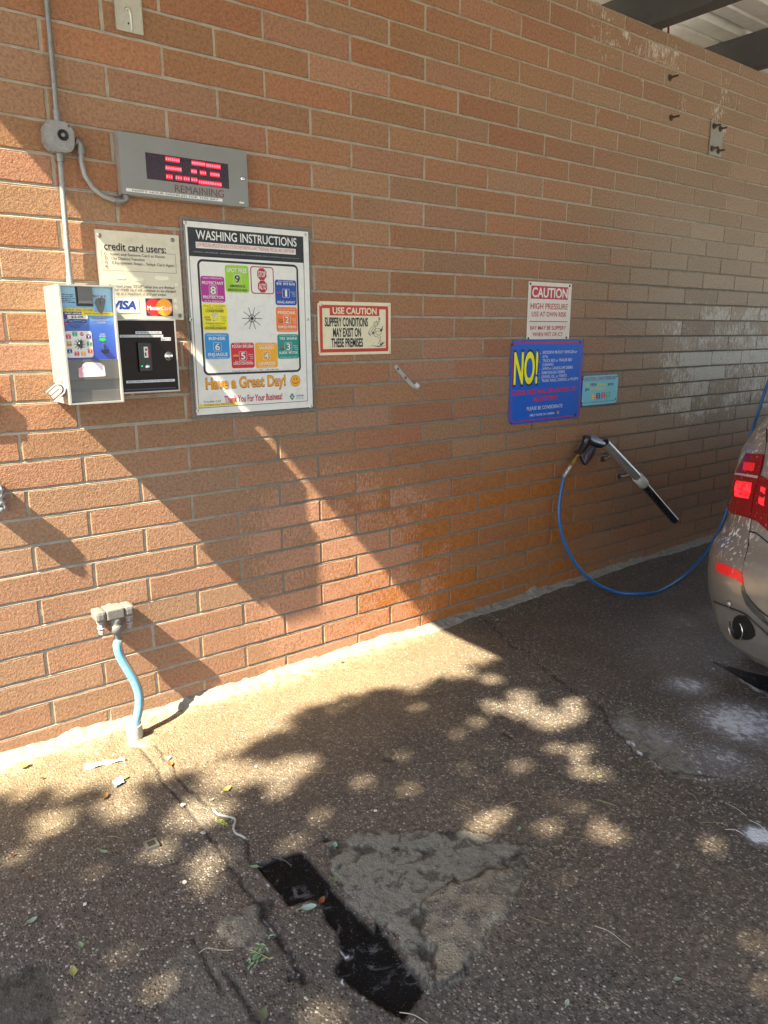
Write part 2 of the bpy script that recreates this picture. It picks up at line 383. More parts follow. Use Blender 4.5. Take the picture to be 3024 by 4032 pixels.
# body of the wall behind
y1 = .30; cv = np.array([(x, y, z) for x in (WX0, WX1) for y in (.031, y1) for z in (-.03, WTOP)]); V.append(cv)
Fq.append(base + np.array([(0, 1, 3, 2), (4, 6, 7, 5), (0, 4, 5, 1), (2, 3, 7, 6), (0, 2, 6, 4), (1, 5, 7, 3)])); MI.append(np.ones(6, int)); BC.append(np.ones((8, 3)) * .3)
V = np.concatenate(V); Fq = np.concatenate(Fq); MI = np.concatenate(MI); BC = np.concatenate(BC)
def np_mesh(name, V, F, MI, mats, smooth=True):
    me = bpy.data.meshes.new(name); me.vertices.add(len(V)); me.vertices.foreach_set('co', V.astype(np.float32).ravel())
    me.loops.add(F.size); me.loops.foreach_set('vertex_index', F.astype(np.int32).ravel())
    me.polygons.add(len(F)); me.polygons.foreach_set('loop_start', np.arange(0, F.size, 4, dtype=np.int32))
    me.polygons.foreach_set('material_index', MI.astype(np.int32)); me.update(calc_edges=True); me.validate()
    me.polygons.foreach_set('use_smooth', np.full(len(F), smooth))
    for q in mats: me.materials.append(q)
    ob = bpy.data.objects.new(name, me); C.objects.link(ob); WL[ob] = Vector((0, 0, 0)); return ob
def setcol(ob, name, A):
    at = ob.data.attributes.new(name, 'FLOAT_COLOR', 'POINT')
    if A.shape[1] == 3: A = np.concatenate([A, np.ones((len(A), 1))], 1)
    at.data.foreach_set('color', A.astype(np.float32).ravel())
wall = np_mesh('brick_wall', V, Fq, MI, [BM, MM])
setcol(wall, 'bcol', BC); bm_ = np.stack(wall_masks(V[:, 0], V[:, 2]), 1); BRN_ = np.concatenate(BRN_); bm_[:len(BRN_)] *= BRN_
xv, zv = V[len(BRN_):, 0], V[len(BRN_):, 2]; bm_[len(BRN_):, 2] = np.maximum(bm_[len(BRN_):, 2], np.maximum(.70 * sst(zv, 1.75, 1.1) * sst(xv, .3, .9), .85 * sst(xv, 2.4, 3.2) * sst(zv, 2.1, 1.7)))
setcol(wall, 'bm', bm_)
tag(wall, 'long orange-brown brick wall carrying the signs and boxes, stained near its foot', 'brick wall')
# ragged cement fillet along the wall foot
M_cem = pm('cement_fillet', (.25, .24, .20), .9, 0, .30, 26., bump=.005, bs=48., dirt=.75, dcol=(.13, .115, .09))
fb = []
xs = np.arange(WX0, WX1, .012)
wt_ = .024 + .018 * (fbm(xs, xs * 0, 5, 60) - .5) * 2 + .012 * (fbm(xs, xs * 0, 26, 61) - .5)
wt_ = wt_ + .035 * np.clip(fbm(xs, xs * 0, 9, 66) - .66, 0, 1) * 4
wd_ = .050 + .045 * (fbm(xs, xs * 0, 4, 62) - .5) * 2 + .02 * (fbm(xs, xs * 0, 20, 63) - .5)
rows_ = []
for u in np.linspace(0, 1, 7):
    y = .004 - (wd_ + .004) * u; z = wt_ * (1 - u) ** 1.3 + .004 + ((vnoise(xs, xs * 0 + u * 9, 45, 64) - .5) * .013 + (vnoise(xs, xs * 0 + u * 14, 110, 65) - .5) * .008) * (1 if u > 0 else 0)
    if u == 1: z = z * 0 - .004
    rows_.append(np.stack([xs, y, z], 1))
Vf = np.stack(rows_, 1).reshape(-1, 3); n = len(xs); I, Jx = np.meshgrid(np.arange(n - 1), np.arange(6), indexing='ij'); q = (I * 7 + Jx).ravel()
fil = np_mesh('mortar_fillet', Vf, np.stack([q, q + 1, q + 8, q + 7], 1), np.zeros(len(q), int), [M_cem]); fil.parent = wall
# ================================================================== ground
def sdf(X, Y, P):
    P = np.array(P, float); d = np.full(X.shape, 1e9); ins = np.zeros(X.shape, bool); n = len(P)
    for i in range(n):
        a = P[i]; e = P[(i + 1) % n] - a; wx, wy = X - a[0], Y - a[1]
        t = np.clip((wx * e[0] + wy * e[1]) / (e @ e), 0, 1); d = np.minimum(d, np.hypot(wx - t * e[0], wy - t * e[1]))
        c_ = ((a[1] > Y) != (P[(i + 1) % n][1] > Y)); den = (P[(i + 1) % n][1] - a[1]) or 1e-9
        ins ^= c_ & (X < (Y - a[1]) * e[0] / den + a[0])
    return np.where(ins, -d, d)
def pld(X, Y, P):
    d = np.full(X.shape, 1e9)
    for a, b_ in zip(P[:-1], P[1:]):
        a = np.array(a, float); e = np.array(b_, float) - a; t = np.clip(((X - a[0]) * e[0] + (Y - a[1]) * e[1]) / (e @ e), 0, 1)
        d = np.minimum(d, np.hypot(X - a[0] - t * e[0], Y - a[1] - t * e[1]))
    return d
def FP(K, l): return [tuple(FL(*K(*q))[:2]) for q in l]
g = .0075
xs = np.concatenate([[-70, -40, -22, -12, -7, -4.5, -3, -2.2, -1.6, -1.2, -.95], np.arange(-.8, 2.75, g), np.arange(2.75, 5, .03), [5.3, 6, 7.4, 10, 16, 30, 70]])
ys = np.concatenate([[-70, -40, -20, -12, -8, -5.2, -4, -3.3, -2.9], np.arange(-2.6, .02, g), [.2, 1, 3, 8, 20, 70]])
X, Y = np.meshgrid(xs, ys, indexing='ij'); ny = len(ys)
wx = (fbm(X, Y, 7, 70) - .5) * .09 + (fbm(X, Y, 22, 71, 4) - .5) * .075; wy = (fbm(X, Y, 7, 75) - .5) * .09 + (fbm(X, Y, 22, 76, 4) - .5) * .075
Xw, Yw = X + wx, Y + wy; Xs, Ys = X + wx * .25, Y + wy * .25
Zg = (fbm(X, Y, 3, 80) - .5) * .006 * sst(np.hypot(X - 1, Y + 1.5), 6, 3)
A = lambda: np.zeros(X.shape)
conc, dark, wet, foam, crack, dust, bigp, brown = [A() for _ in range(8)]
# worn concrete patches
P1 = FP(kD, [(680, 1835), (770, 1795), (880, 1800), (1000, 1788), (1100, 1818), (1138, 1875), (1100, 1920), (1110, 1960), (1050, 2060), (935, 2140), (750, 1930), (700, 1880)])
P2 = FP(kD, [(960, 1905), (1060, 1880), (1125, 1890), (1110, 1960), (1050, 2060), (940, 2130), (925, 2090), (945, 2060), (905, 2020), (915, 1960)])
P3 = FP(KF1, [(905, 820), (1000, 765), (1130, 735), (1150, 800), (1180, 910), (1080, 900), (990, 860)])
P4 = FP(KF1, [(740, 1250), (720, 1000), (860, 890), (1030, 1060), (1110, 1240), (1110, 1300)])
P5 = FP(KF2, [(1020, -20), (1060, 60), (1150, 120), (1250, 165), (1370, 160), (1330, 60), (1200, -20), (1050, -140)])
s1 = sdf(Xw, Yw, P1); s2 = sdf(Xw * .5 + Xs * .5, Yw * .5 + Ys * .5, P2); s3 = sdf(Xw, Yw, P3); s4 = sdf(Xs, Ys, P4); s5 = sdf(Xw, Yw, P5)
m1 = sst(s1, .006, -.006); m2 = sst(s2, .004, -.004); m3 = sst(s3, .004, -.004)
conc = np.maximum(conc, .9 * m1); conc = np.where(m2 > 0, conc * (1 - m2) + .28 * m2, conc)
conc = np.maximum(conc, .6 * m3); conc = np.maximum(conc, .28 * sst(s4, .01, -.01)); conc = np.maximum(conc, .75 * sst(s5, .01, -.02))
Zg += .005 * m1 * (.3 + fbm(X, Y, 18, 90, 5)) + .006 * m2 * (.5 + fbm(X, Y, 24, 92, 4)) + .004 * m3 - .004 * sst(s5, .01, -.01)
crack = np.maximum(crack, .9 * sst(np.abs(s2), .007, .001) * (s1 < 0)); crack = np.maximum(crack, .75 * m1 * (1 - m2) * sst(fbm(X, Y, 17, 97, 4), .63, .69)); Zg -= .006 * m1 * (1 - m2) * sst(fbm(X, Y, 17, 97, 4), .62, .69); dust = np.maximum(dust, .38 * m2); crack = np.maximum(crack, .85 * sst(np.abs(s1), .006, .001) * sst(fbm(X, Y, 8, 77), .40, .52))
# black sunken steel strip
B1 = FP(KF1, [(1120, 558), (1310, 486), (1360, 540), (1450, 660), (1625, 840)]) + FP(kD, [(812, 1985), (918, 2138), (872, 2200), (826, 2172), (775, 2140), (722, 2098), (738, 2062), (727, 2010), (703, 1985), (694, 1950), (672, 1940), (622, 1956)])
Xp, Yp_ = X + wx * .06, Y + wy * .06; sB = sdf(Xp, Yp_, B1); mB = sst(sB, .003, -.003); dark = np.maximum(dark, mB); Zg -= .012 * sst(sB, .004, -.004)
conc *= 1 - mB
Zg += mB * .004 * sst(fbm(X, Y, 12, 91), .5, .62); wet = np.maximum(wet, .35 * mB)
crack = np.maximum(crack, .5 * sst(sB, .012, .0) * (1 - mB))
B2 = FP(KF1, [(-60, 1065), (190, 985), (300, 1300), (-60, 1300)]); sB2 = sdf(Xp, Yp_, B2); m_ = sst(sB2, .004, -.004); dark = np.maximum(dark, .55 * m_); conc = np.maximum(conc, .8 * m_); Zg -= .005 * m_; wet = np.maximum(wet, .7 * m_)
B3 = FP(kD, [(1528, 1424), (1700, 1470), (1700, 1525), (1560, 1440)]); sB3 = sdf(Xp, Yp_, B3); m_ = sst(sB3, .004, -.004); dark = np.maximum(dark, m_); wet = np.maximum(wet, m_); Zg -= .006 * m_
# cracks and joints
def ck(P, wd, dep, amt=1., X_=None, Y_=None):
    global crack, Zg
    d = pld(Xs if X_ is None else X_, Ys if Y_ is None else Y_, P); wv = wd * (.5 + fbm(X, Y, 14, 95)); s = sst(d, wv * 1.5, wv * .4); crack = np.maximum(crack, amt * s); Zg -= dep * s
ck(FP(KF1, [(600, 45), (755, 245), (870, 390), (1000, 555), (1130, 720)]), .0045, .006, .9)
ck(FP(KF1, [(1130, 720), (1150, 790), (1190, 830), (1270, 950), (1320, 1030), (1330, 1060)]), .010, .010, 1)
ck(FP(KF1, [(665, 35), (745, 130), (820, 220), (890, 290), (930, 325)]), .0035, .005, .8)
ck(FP(KF1, [(840, 880), (930, 1050), (965, 1120)]), .005, .006, .8); ck(FP(KF1, [(980, 1030), (1050, 1140), (1130, 1260)]), .006, .006, .9)
ck(FP(KF1, [(1340, 1040), (1420, 1110), (1500, 1240)]), .003, .003, .7); ck(FP(KF1, [(1070, 450), (1090, 540), (1120, 560)]), .006, .006, .8)
ck(FP(KF1, [(900, 590), (960, 590), (1005, 560)]), .003, .003, .6)
ck(FP(KF3, [(790, 108), (830, 150), (880, 190), (920, 210), (980, 270), (1090, 345), (1130, 390)]), .005, .006, .95, Xw, Yw)
ck(FP(KF3, [(1100, 350), (1160, 410), (1200, 460), (1250, 520)]), .006, .006, .8, Xw, Yw); ck(FP(KF3, [(1240, 510), (1330, 560), (1450, 575), (1540, 610)]), .006, .005, .8, Xw, Yw)
hole = FP(KF1, [(1425, 445)])[0]; dh = np.hypot(X - hole[0], Y - hole[1]); s = sst(dh, .016, .010); crack = np.maximum(crack, s); Zg -= .02 * s
# strip between joints, spalls
ST = FP(KF1, [(600, 30), (665, 30), (930, 320), (1075, 460), (1130, 720), (870, 390)]); sS = sdf(Xs, Ys, ST); conc = np.maximum(conc, .16 * sst(sS, .01, -.01))
for (K, x, y, r) in ((KF1, 1165, 760, .016), (KF1, 1290, 1020, .018), (KF3, 500, 540, .02), (KF3, 845, 458, .016), (KF1, 640, 1000, .0)):
    if r:
        q = FL(*K(x, y)); d = np.hypot(Xw - q[0], (Yw - q[1]) * .7); s = sst(d, r, r * .6); crack = np.maximum(crack, .8 * s); Zg -= .006 * s
# damp, soap, dust
wet = np.maximum(wet, sst(X, 1.35 + .5 * (fbm(X, Y, 3, 100) - .5), 2.1) * sst(Y, -.02, -.25) * .85)
wet = np.maximum(wet, .55 * sst(X, 1.9, 2.6) * sst(Y, .05, -.1))
wet = np.maximum(wet, .35 * sst(fbm(X, Y, 2.4, 101), .45, .62))
fo = [(kD, 1500, 1400, .55, .35), (kD, 1600, 1560, .30, 1.), (kD, 1490, 1480, .18, .8), (kD, 1470, 1345, .25, .45), (kD, 1640, 1805, .07, 1.5), (kD, 1560, 1640, .22, .6), (kD, 1440, 1590, .16, .55), (kD, 1560, 1330, .20, .5), (kD, 1360, 1570, .10, .45)]
for K, x, y, r, a in fo:
    q = FL(*K(x, y)); d = np.hypot(X - q[0], Y - q[1]); foam = np.maximum(foam, a * sst(d, r, r * .1))
for K, pts, wd in ((KF2, [(1040, 10), (1100, 55), (1130, 95), (1060, 140)][:3], .006), (KF2, [(1100, 90), (1200, 125), (1250, 150), (1330, 170), (1480, 200)], .004), (KF2, [(1280, 50), (1340, 110), (1390, 150)], .004), (kD, [(1560, 1452), (1600, 1470), (1640, 1490), (1700, 1515)], .008)):
    foam = np.maximum(foam, 1.1 * sst(pld(Xw, Yw, FP(K, pts)), wd * 2, wd * .3) * sst(fbm(X, Y, 22, 119, 2), .30, .5))
for K, pts in ((KF1, [(1140, 590), (1190, 660), (1235, 730)]), (KF1, [(1470, 860), (1530, 925)]), (KF1, [(1475, 1015), (1520, 1080), (1570, 1140)]), (KF1, [(1150, 790), (1200, 845)]), (KF1, [(1245, 900), (1300, 985), (1325, 1020)])):
    foam = np.maximum(foam, 1.15 * sst(pld(Xw * .6 + Xs * .4, Yw * .6 + Ys * .4, FP(K, pts)), .0055, .001) * sst(fbm(X, Y, 26, 118, 2), .36, .52))
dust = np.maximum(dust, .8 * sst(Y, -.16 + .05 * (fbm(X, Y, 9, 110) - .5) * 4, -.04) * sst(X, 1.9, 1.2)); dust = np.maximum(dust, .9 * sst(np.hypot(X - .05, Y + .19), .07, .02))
bigp = sst(X, .35, 1.1) * sst(Y, -.75, -1.4)
brown = sst(fbm(X, Y, 1.7, 112), .38, .62) * sst(X, -.1, .5)
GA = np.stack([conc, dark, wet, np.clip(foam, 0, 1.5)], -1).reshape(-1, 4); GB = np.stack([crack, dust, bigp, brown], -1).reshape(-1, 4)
GM = bpy.data.materials.new('exposed_aggregate'); GM.use_nodes = True
nt = GM.node_tree; p = nt.nodes['Principled BSDF']; b = NB(nt); co = b.co()
_, aC, aD, aW, aF = b.attr('ga'); _, aK, aU, aB, aR = b.attr('gb')
cw = b.n('ShaderNodeVectorMath', operation='MULTIPLY_ADD'); nn = b.n('ShaderNodeTexNoise'); b.l(co, nn.inputs['Vector']); nn.inputs['Scale'].default_value = 60
b.l(nn.outputs['Color'], cw.inputs[0]); cw.inputs[1].default_value = (.006, .006, 0); b.l(co, cw.inputs[2]); cv = cw.outputs[0]
v1 = b.vor(cv, 118); v2 = b.vor(cv, 62); v3 = b.vor(co, 210)
sc1 = b.n('ShaderNodeSeparateColor'); b.l(v1.outputs['Color'], sc1.inputs[0]); sc2 = b.n('ShaderNodeSeparateColor'); b.l(v2.outputs['Color'], sc2.inputs[0])
peb = b.ramp(sc1.outputs[0], [(0, (.030, .025, .022)), (.22, (.095, .075, .058)), (.45, (.165, .135, .10)), (.66, (.25, .205, .15)), (.82, (.12, .075, .052)), (.93, (.40, .35, .27)), (1, (.50, .46, .40))])
cem = b.mix(b.noise(co, 90, 4, .6), (.050, .042, .034), (.14, .118, .09))
c = b.mix(b.step(v1.outputs['Distance'], .50, .36), cem, peb)
peb2 = b.ramp(sc2.outputs[1], [(0, (.04, .045, .055)), (.25, (.16, .085, .055)), (.5, (.30, .23, .165)), (.75, (.11, .08, .06)), (1, (.42, .37, .31))])
bsel = b.mul(b.mul(b.step(sc2.outputs[2], .60, .63), b.step(v2.outputs['Distance'], .42, .36)), b.math('MULTIPLY_ADD', aB, .8, .12))
c = b.mix(bsel, c, peb2)
c = b.mix(b.mul(aR, .22), c, (.19, .135, .085), 'MIX')
big = b.noise(co, 5, 4, .6)
c = b.mix(1., c, b.mix(big, (.56, .60, .66), (1.08, 1.13, 1.20)), 'MULTIPLY')
cg = b.mix(b.noise(co, 48, 6, .8), (.045, .044, .037), (.33, .32, .26))
cg = b.mix(b.mul(b.step(b.noise(co, 20, 6, .7, .6), .52, .58), .8), cg, (.055, .050, .042))
cg = b.mix(b.mul(b.step(b.noise(co, 210, 3, .6), .58, .66), .5), cg, (.36, .34, .29))
grn = b.noise(co, 48, 5, .8); c = b.mix(1., c, b.mix(b.step(grn, .38, .60), (.72, .71, .70), (1.42, 1.40, 1.37)), 'MULTIPLY')
c = b.mix(aC, c, cg)
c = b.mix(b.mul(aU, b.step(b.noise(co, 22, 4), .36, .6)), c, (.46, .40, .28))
sx0 = b.n('ShaderNodeSeparateXYZ'); b.l(co, sx0.inputs[0]); sun_tint = b.mul(b.mul(b.step(sx0.outputs[1], -.95, -.15), b.step(sx0.outputs[0], 2.0, 1.5)), b.math('MULTIPLY_ADD', b.noise(co, 30, 5, .7), .8, -.10, clamp=True)); c = b.mix(sun_tint, c, (.31, .22, .10))  # golden tone of the sunlit strip by the wall, painted into the floor colour
c = b.mix(b.mul(aW, .18), c, b.mix(1., c, (.55, .60, .68), 'MULTIPLY'))
dk = b.mix(b.step(b.noise(co, 15, 6, .7, 1.5), .54, .68), (.005, .005, .005), (.095, .10, .11)); dk = b.mix(b.step(b.noise(co, 230, 2), .66, .72), dk, (.20, .17, .13))
c = b.mix(aD, c, dk); c = b.mix(b.mul(aK, .9), c, (.014, .012, .010))
fm = b.mul(b.step(b.add(b.mul(b.noise(b.scale(co, (1, .6, 1)), 46, 6, .72), .7), b.mul(b.noise(co, 9, 3), .3)), b.math('MULTIPLY_ADD', aF, -.28, .66), b.math('MULTIPLY_ADD', aF, -.28, .82)), b.step(aF, .02, .3))
c = b.mix(b.math('MULTIPLY', b.mul(aF, .60), b.noise(co, 14, 5, .7), clamp=True), c, (.55, .58, .64)); c = b.mix(fm, c, (.62, .65, .70))
sxy = b.n('ShaderNodeSeparateXYZ'); b.l(co, sxy.inputs[0]); outm = b.math('MAXIMUM', b.step(sxy.outputs[0], -1.5, -1.9), b.math('MAXIMUM', b.step(sxy.outputs[1], -3.9, -4.3), b.step(sxy.outputs[0], 7.2, 7.5))); c = b.mix(outm, c, b.mix(b.noise(co, 3, 4), (.28, .265, .24), (.36, .345, .31)))
b.l(c, p.inputs['Base Color'])
b.l(b.math('MULTIPLY_ADD', aW, -.50, .86), p.inputs['Roughness']); b.l(b.math('MULTIPLY_ADD', aD, -.36, .5), p.inputs['Specular IOR Level'])
hh = b.add(b.mul(b.step(v1.outputs['Distance'], .55, .10), b.sub(1., b.math('MAXIMUM', b.mul(aC, .85), aD))), b.mul(b.noise(co, 150, 4, .7), .6))
hh = b.add(hh, b.mul(b.noise(co, 35, 4, .6), b.math('MULTIPLY_ADD', aC, 3.0, .5))); hh = b.add(hh, b.mul(bsel, 1.0))
b.l(b.bump(hh, .85, .0032), p.inputs['Normal'])
I, Jx = np.meshgrid(np.arange(len(xs) - 1), np.arange(ny - 1), indexing='ij'); q = (I * ny + Jx).ravel()
gr = np_mesh('ground', np.stack([X, Y, Zg], -1).reshape(-1, 3), np.stack([q, q + ny, q + ny + 1, q + 1], 1), np.zeros(len(q), int), [GM])
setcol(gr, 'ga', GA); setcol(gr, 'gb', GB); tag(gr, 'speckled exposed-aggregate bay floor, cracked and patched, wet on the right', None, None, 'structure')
# ================================================================== roof
M_deck = pm('white_deck', (.80, .80, .78), .34, .15, .10, 3., dirt=.15)
M_beam = pm('dark_grey_steel', (.070, .075, .080), .6, .1, .2, 8., bump=.0006, bs=80., dirt=.2)
roof = thing('metal_roof', (3, -1, 3.2), 'white corrugated metal roof on dark grey steel beams over the bay', 'roof')
b = MB(); prof = []; y = -5.6
while y < 4.6:
    for dy, dz in ((0, 0), (.115, 0), (.125, .012), (.14, .012), (.15, 0), (.245, 0), (.27, .04), (.31, .04), (.335, 0)): prof.append((y + dy, 3.405 + dz))
    y += .335
vs = []; fs = []
for i, (y, z) in enumerate(prof): vs += [(-1.02, y, z), (WX1, y, z), (-1.02, y, z + .05), (WX1, y, z + .05)]
for i in range(len(prof) - 1):
    o = 4 * i; fs += [(o, o + 1, o + 5, o + 4), (o + 2, o + 6, o + 7, o + 3)]
b.add(vs, fs, M_deck); b.build('deck', roof)
def beam(x, w=.105, z0=WTOP + .002, z1=3.404):
    b = MB(); t = .006
    b.box((x, -5.6, z0), (x + t, 4.6, z1), M_beam); b.box((x + t + .001, -5.6, z0 + .0005), (x + w, 4.6, z0 + t), M_beam)
    b.box((x + w - t, -5.6, z0 + t + .001), (x + w, 4.6, z0 + .03), M_beam); b.box((x + t + .001, -5.6, z1 - t), (x + w, 4.6, z1 - .001), M_beam)
    return b.build('beam', roof)
for x in (.05, 1.07, 2.16, 3.27, 4.40, 5.5, 6.6): beam(x)
beam(-1.0, .12, WTOP + .002, 3.404)
b = MB(); b.box((-1.03, -5.6, 3.24), (-1.006, 4.6, 3.47), M_beam); b.build('fascia', roof)
b = MB(); b.tube([PX(K7, 762, 292, .02)[:1] + (.02, 3.19), (3.47, .02, 3.30), (3.44, .05, 3.402)], .006, pm('red_wire', (.25, .02, .03), .5)); wr = b.build('electrical_wire')
tag(wr, 'short red cable rising beside the wall top under the roof', 'cable')
b = MB(); b.tube([(3.435, .03, 3.19), (3.40, .03, 3.28), (3.41, .05, 3.402)], .006, M_blackm); wr = b.build('electrical_wire')
tag(wr, 'short black cable rising beside the wall top under the roof', 'cable')
# ================================================================== signs on the wall
WH = ink(222, 222, 216); CREAM = ink(222, 214, 182); BLK = ink(26, 27, 34); NAVY = ink(22, 26, 60); RED = ink(190, 34, 44); CRIM = ink(176, 28, 52)
M_clear = bpy.data.materials.new('clear_acrylic'); M_clear.use_nodes = True; nt = M_clear.node_tree; b = NB(nt); p = nt.nodes['Principled BSDF']
tr = b.n('ShaderNodeBsdfTransparent'); tr.inputs[0].default_value = (.80, .78, .75, 1); mx = b.n('ShaderNodeMixShader'); b.val(mx.inputs[0], .26)
p.inputs['Base Color'].default_value = (.40, .38, .34, 1); p.inputs['Roughness'].default_value = .25
b.l(tr.outputs[0], mx.inputs[1]); b.l(p.outputs[0], mx.inputs[2]); b.l(mx.outputs[0], nt.nodes['Material Output'].inputs[0])
# --- washing instructions
t = thing('instruction_sign', (.71, 0, 1.19), 'large white Washing Instructions poster under clear acrylic with coloured numbered squares', 'sign')
Y = -.012
b = MB(); b.box((.4270, -.0075, 1.193), (1.0005, -.0045, 1.9535), M_clear); b.build('acrylic_backing', t)
x0, x1, z0, z1 = .4425, .9865, 1.211, 1.9405
b = MB(); rect(b, x0, x1, z0, z1, Y + .0005, BLK); b.box((x0, -.0109, z0), (x1, -.0079, z1), WH, .0006); rect(b, x0 + .0025, x1 - .0025, z0 + .0025, z1 - .0025, Y, WH); b.build('poster', t)
y = Y - .0006
b = MB()
ix0, ix1, iz0, iz1 = Q(K3, (145, 182), (1350, 302), (1402, 2012), (270, 2062), Y)
frame(b, ix0, ix1, iz0, iz1, .0022, y, BLK)
hx0, hx1, hz0, hz1 = Q(K3, (145, 182), (1350, 302), (1353, 578), (165, 482), Y); rect(b, ix0 + .0023, ix1 - .0023, hz0, iz1 - .0023, y, BLK)
a = Q(K3, (245, 507), (1293, 602), (1335, 1703), (325, 1725), Y); o = rr(*a, .022, 6); i_ = rr(a[0] + .0085, a[1] - .0085, a[2] + .0085, a[3] - .0085, .014, 6); ring(b, o, i_, y, BLK)
b.build('border', t)
b = MB(); T(b, K3, 'WASHING INSTRUCTIONS', (240, 310), (1283, 404), 88, Y, WH, .012, lay=.0012)
a = Q(K3, (235, 336), (1274, 432), (1274, 492), (238, 400), Y); rect(b, *a, y - .0006, WH)
T(b, K3, 'LOW PRESSURE APPLICATOR GUN IS FOR BUG REMOVER/MAG AWAY, TIRE/ENGINE, PRESOAK, AND CONDITIONER', (250, 388), (1260, 474), 38, Y, RED, lay=.0018)
T(b, K3, 'WARNING - HIGH PRESSURE - GRASP WAND HANDLE FIRMLY IN HAND BEFORE USING! CAUTION Floor may be slippery when wet.', (210, 448), (1310, 534), 13, Y, ink(150, 150, 150), lay=.0012)
b.build('title_lettering', t); b = MB()
T(b, K3, 'Copyright Lee Soap Co. Inc.  2002   1-800-688-1896', (617, 1690), (1098, 1682), 15, Y, BLK, lay=.0006)
T(b, K3, 'Trouble Call', (317, 2014), (498, 2010), 20, Y, BLK, .01, lay=.0006)
b.build('small_lettering', t); b = MB()
BR = ink(150, 84, 20); AM = ink(228, 160, 36)
T(b, K3, 'Have a Great Day!', (343, 1870), (1173, 1842), 108, Y, BR, .045, lay=.0006); T(b, K3, 'Have a Great Day!', (347, 1866), (1169, 1838), 102, Y, AM, .015, lay=.0012)
b.build('greeting_lettering', t); b = MB()
T(b, K3, 'Thank You For Your Business!', (538, 2010), (1137, 1986), 66, Y, CRIM, .025, lay=.0006)
b.build('thanks_lettering', t); b = MB()
a = Q(K3, (262, 2030), (670, 2018), (670, 2042), (262, 2058), Y); rect(b, *a, y - .0004, ink(228, 206, 40)); T(b, K3, 'TROUBLE? CALL (303) 335-0287', (322, 2046), (640, 2036), 16, Y, BLK, lay=.0016)
b.build('lettering', t)
DK = ink(60, 50, 60)
tiles = [((285, 692), (530, 716), (548, 978), (300, 976), (172, 30, 140), [('HIGH PRESSURE', .90, .055, .80, WH), ('PROTECTANT', .69, .105, .90, WH), ('8', .33, .27, .24, WH), ('PROTECTOR', .15, .105, .88, WH), ('ALTA PRESION', .02, .055, .80, WH)]),
 ((537, 583), (780, 600), (797, 876), (553, 871), (150, 200, 30), [('SPOT FREE', .74, .15, .84, WH), ('9', .36, .27, .22, BLK), ('REMOVEDOR DE', .19, .09, .66, DK), ('MANCHAS DE AGUA', .05, .09, .82, DK)]),
 ((1057, 736), (1278, 752), (1287, 1008), (1065, 1003), (22, 70, 160), [('BUG REMOVER', .92, .045, .70, WH), ('BYE  BYE BUG', .80, .09, .84, WH), ('1', .35, .25, .10, WH), ('ULTRA THICK FOAM', .40, .05, .01, WH), ('MAG AWAY', .07, .10, .84, WH)]),
 ((1068, 1021), (1288, 1029), (1295, 1283), (1077, 1280), (232, 120, 44), [('DO NOT APPLY TO HOT SURFACES', .90, .035, .8, WH), ('PRESOAK', .72, .12, .84, WH), ('2', .36, .26, .18, WH), ('REMOJO PREVIO', .15, .10, .86, WH), ('NO APLIQUE A PARTES CALIENTES', .04, .035, .84, WH)]),
 ((1083, 1303), (1305, 1308), (1308, 1560), (1090, 1558), (14, 140, 128), [('DO NOT APPLY TO HOT SURFACES', .92, .035, .8, WH), ('TIRE  ENGINE', .78, .095, .82, WH), ('3', .36, .26, .18, WH), ('RUEDA  MOTOR', .20, .095, .86, WH), ('NO APLIQUE A PARTES CALIENTES', .04, .035, .8, WH)]),
 ((850, 1392), (1083, 1395), (1087, 1653), (862, 1655), (232, 166, 30), [('HIGH PRESSURE', .88, .045, .76, WH), ('WASH', .74, .11, .68, WH), ('4', .36, .25, .20, WH), ('LAVADO', .12, .12, .74, WH), ('ALTA PRESION', .02, .045, .72, WH)]),
 ((600, 1391), (840, 1395), (853, 1657), (612, 1655), (200, 28, 48), [('Multi - Colored', .93, .045, .70, WH), ('FOAM BRUSH', .80, .105, .90, WH), ('5', .35, .26, .19, WH), ('Multicolored', .25, .04, .70, WH), ('CEPILLO CON ESPUMA', .14, .09, .86, WH)]),
 ((327, 1292), (580, 1297), (595, 1565), (343, 1562), (24, 140, 208), [('HIGH PRESSURE', .90, .045, .80, WH), ('RINSE', .74, .11, .68, WH), ('6', .35, .25, .20, WH), ('ENJUAGUE', .12, .12, .80, WH), ('ALTA PRESION', .02, .05, .76, WH)]),
 ((302, 990), (557, 994), (573, 1270), (317, 1268), (230, 220, 24), [('MULTI - COLORED', .90, .05, .86, BLK), ('Clear Coat', .83, .05, .60, BLK), ('CONDITIONER', .69, .10, .74, DK), ('7', .38, .23, .20, WH), ('Multicolored', .25, .06, .74, BLK), ('Capa Clara', .18, .04, .46, BLK), ('ACONDICIONADOR', .05, .10, .86, DK)])]
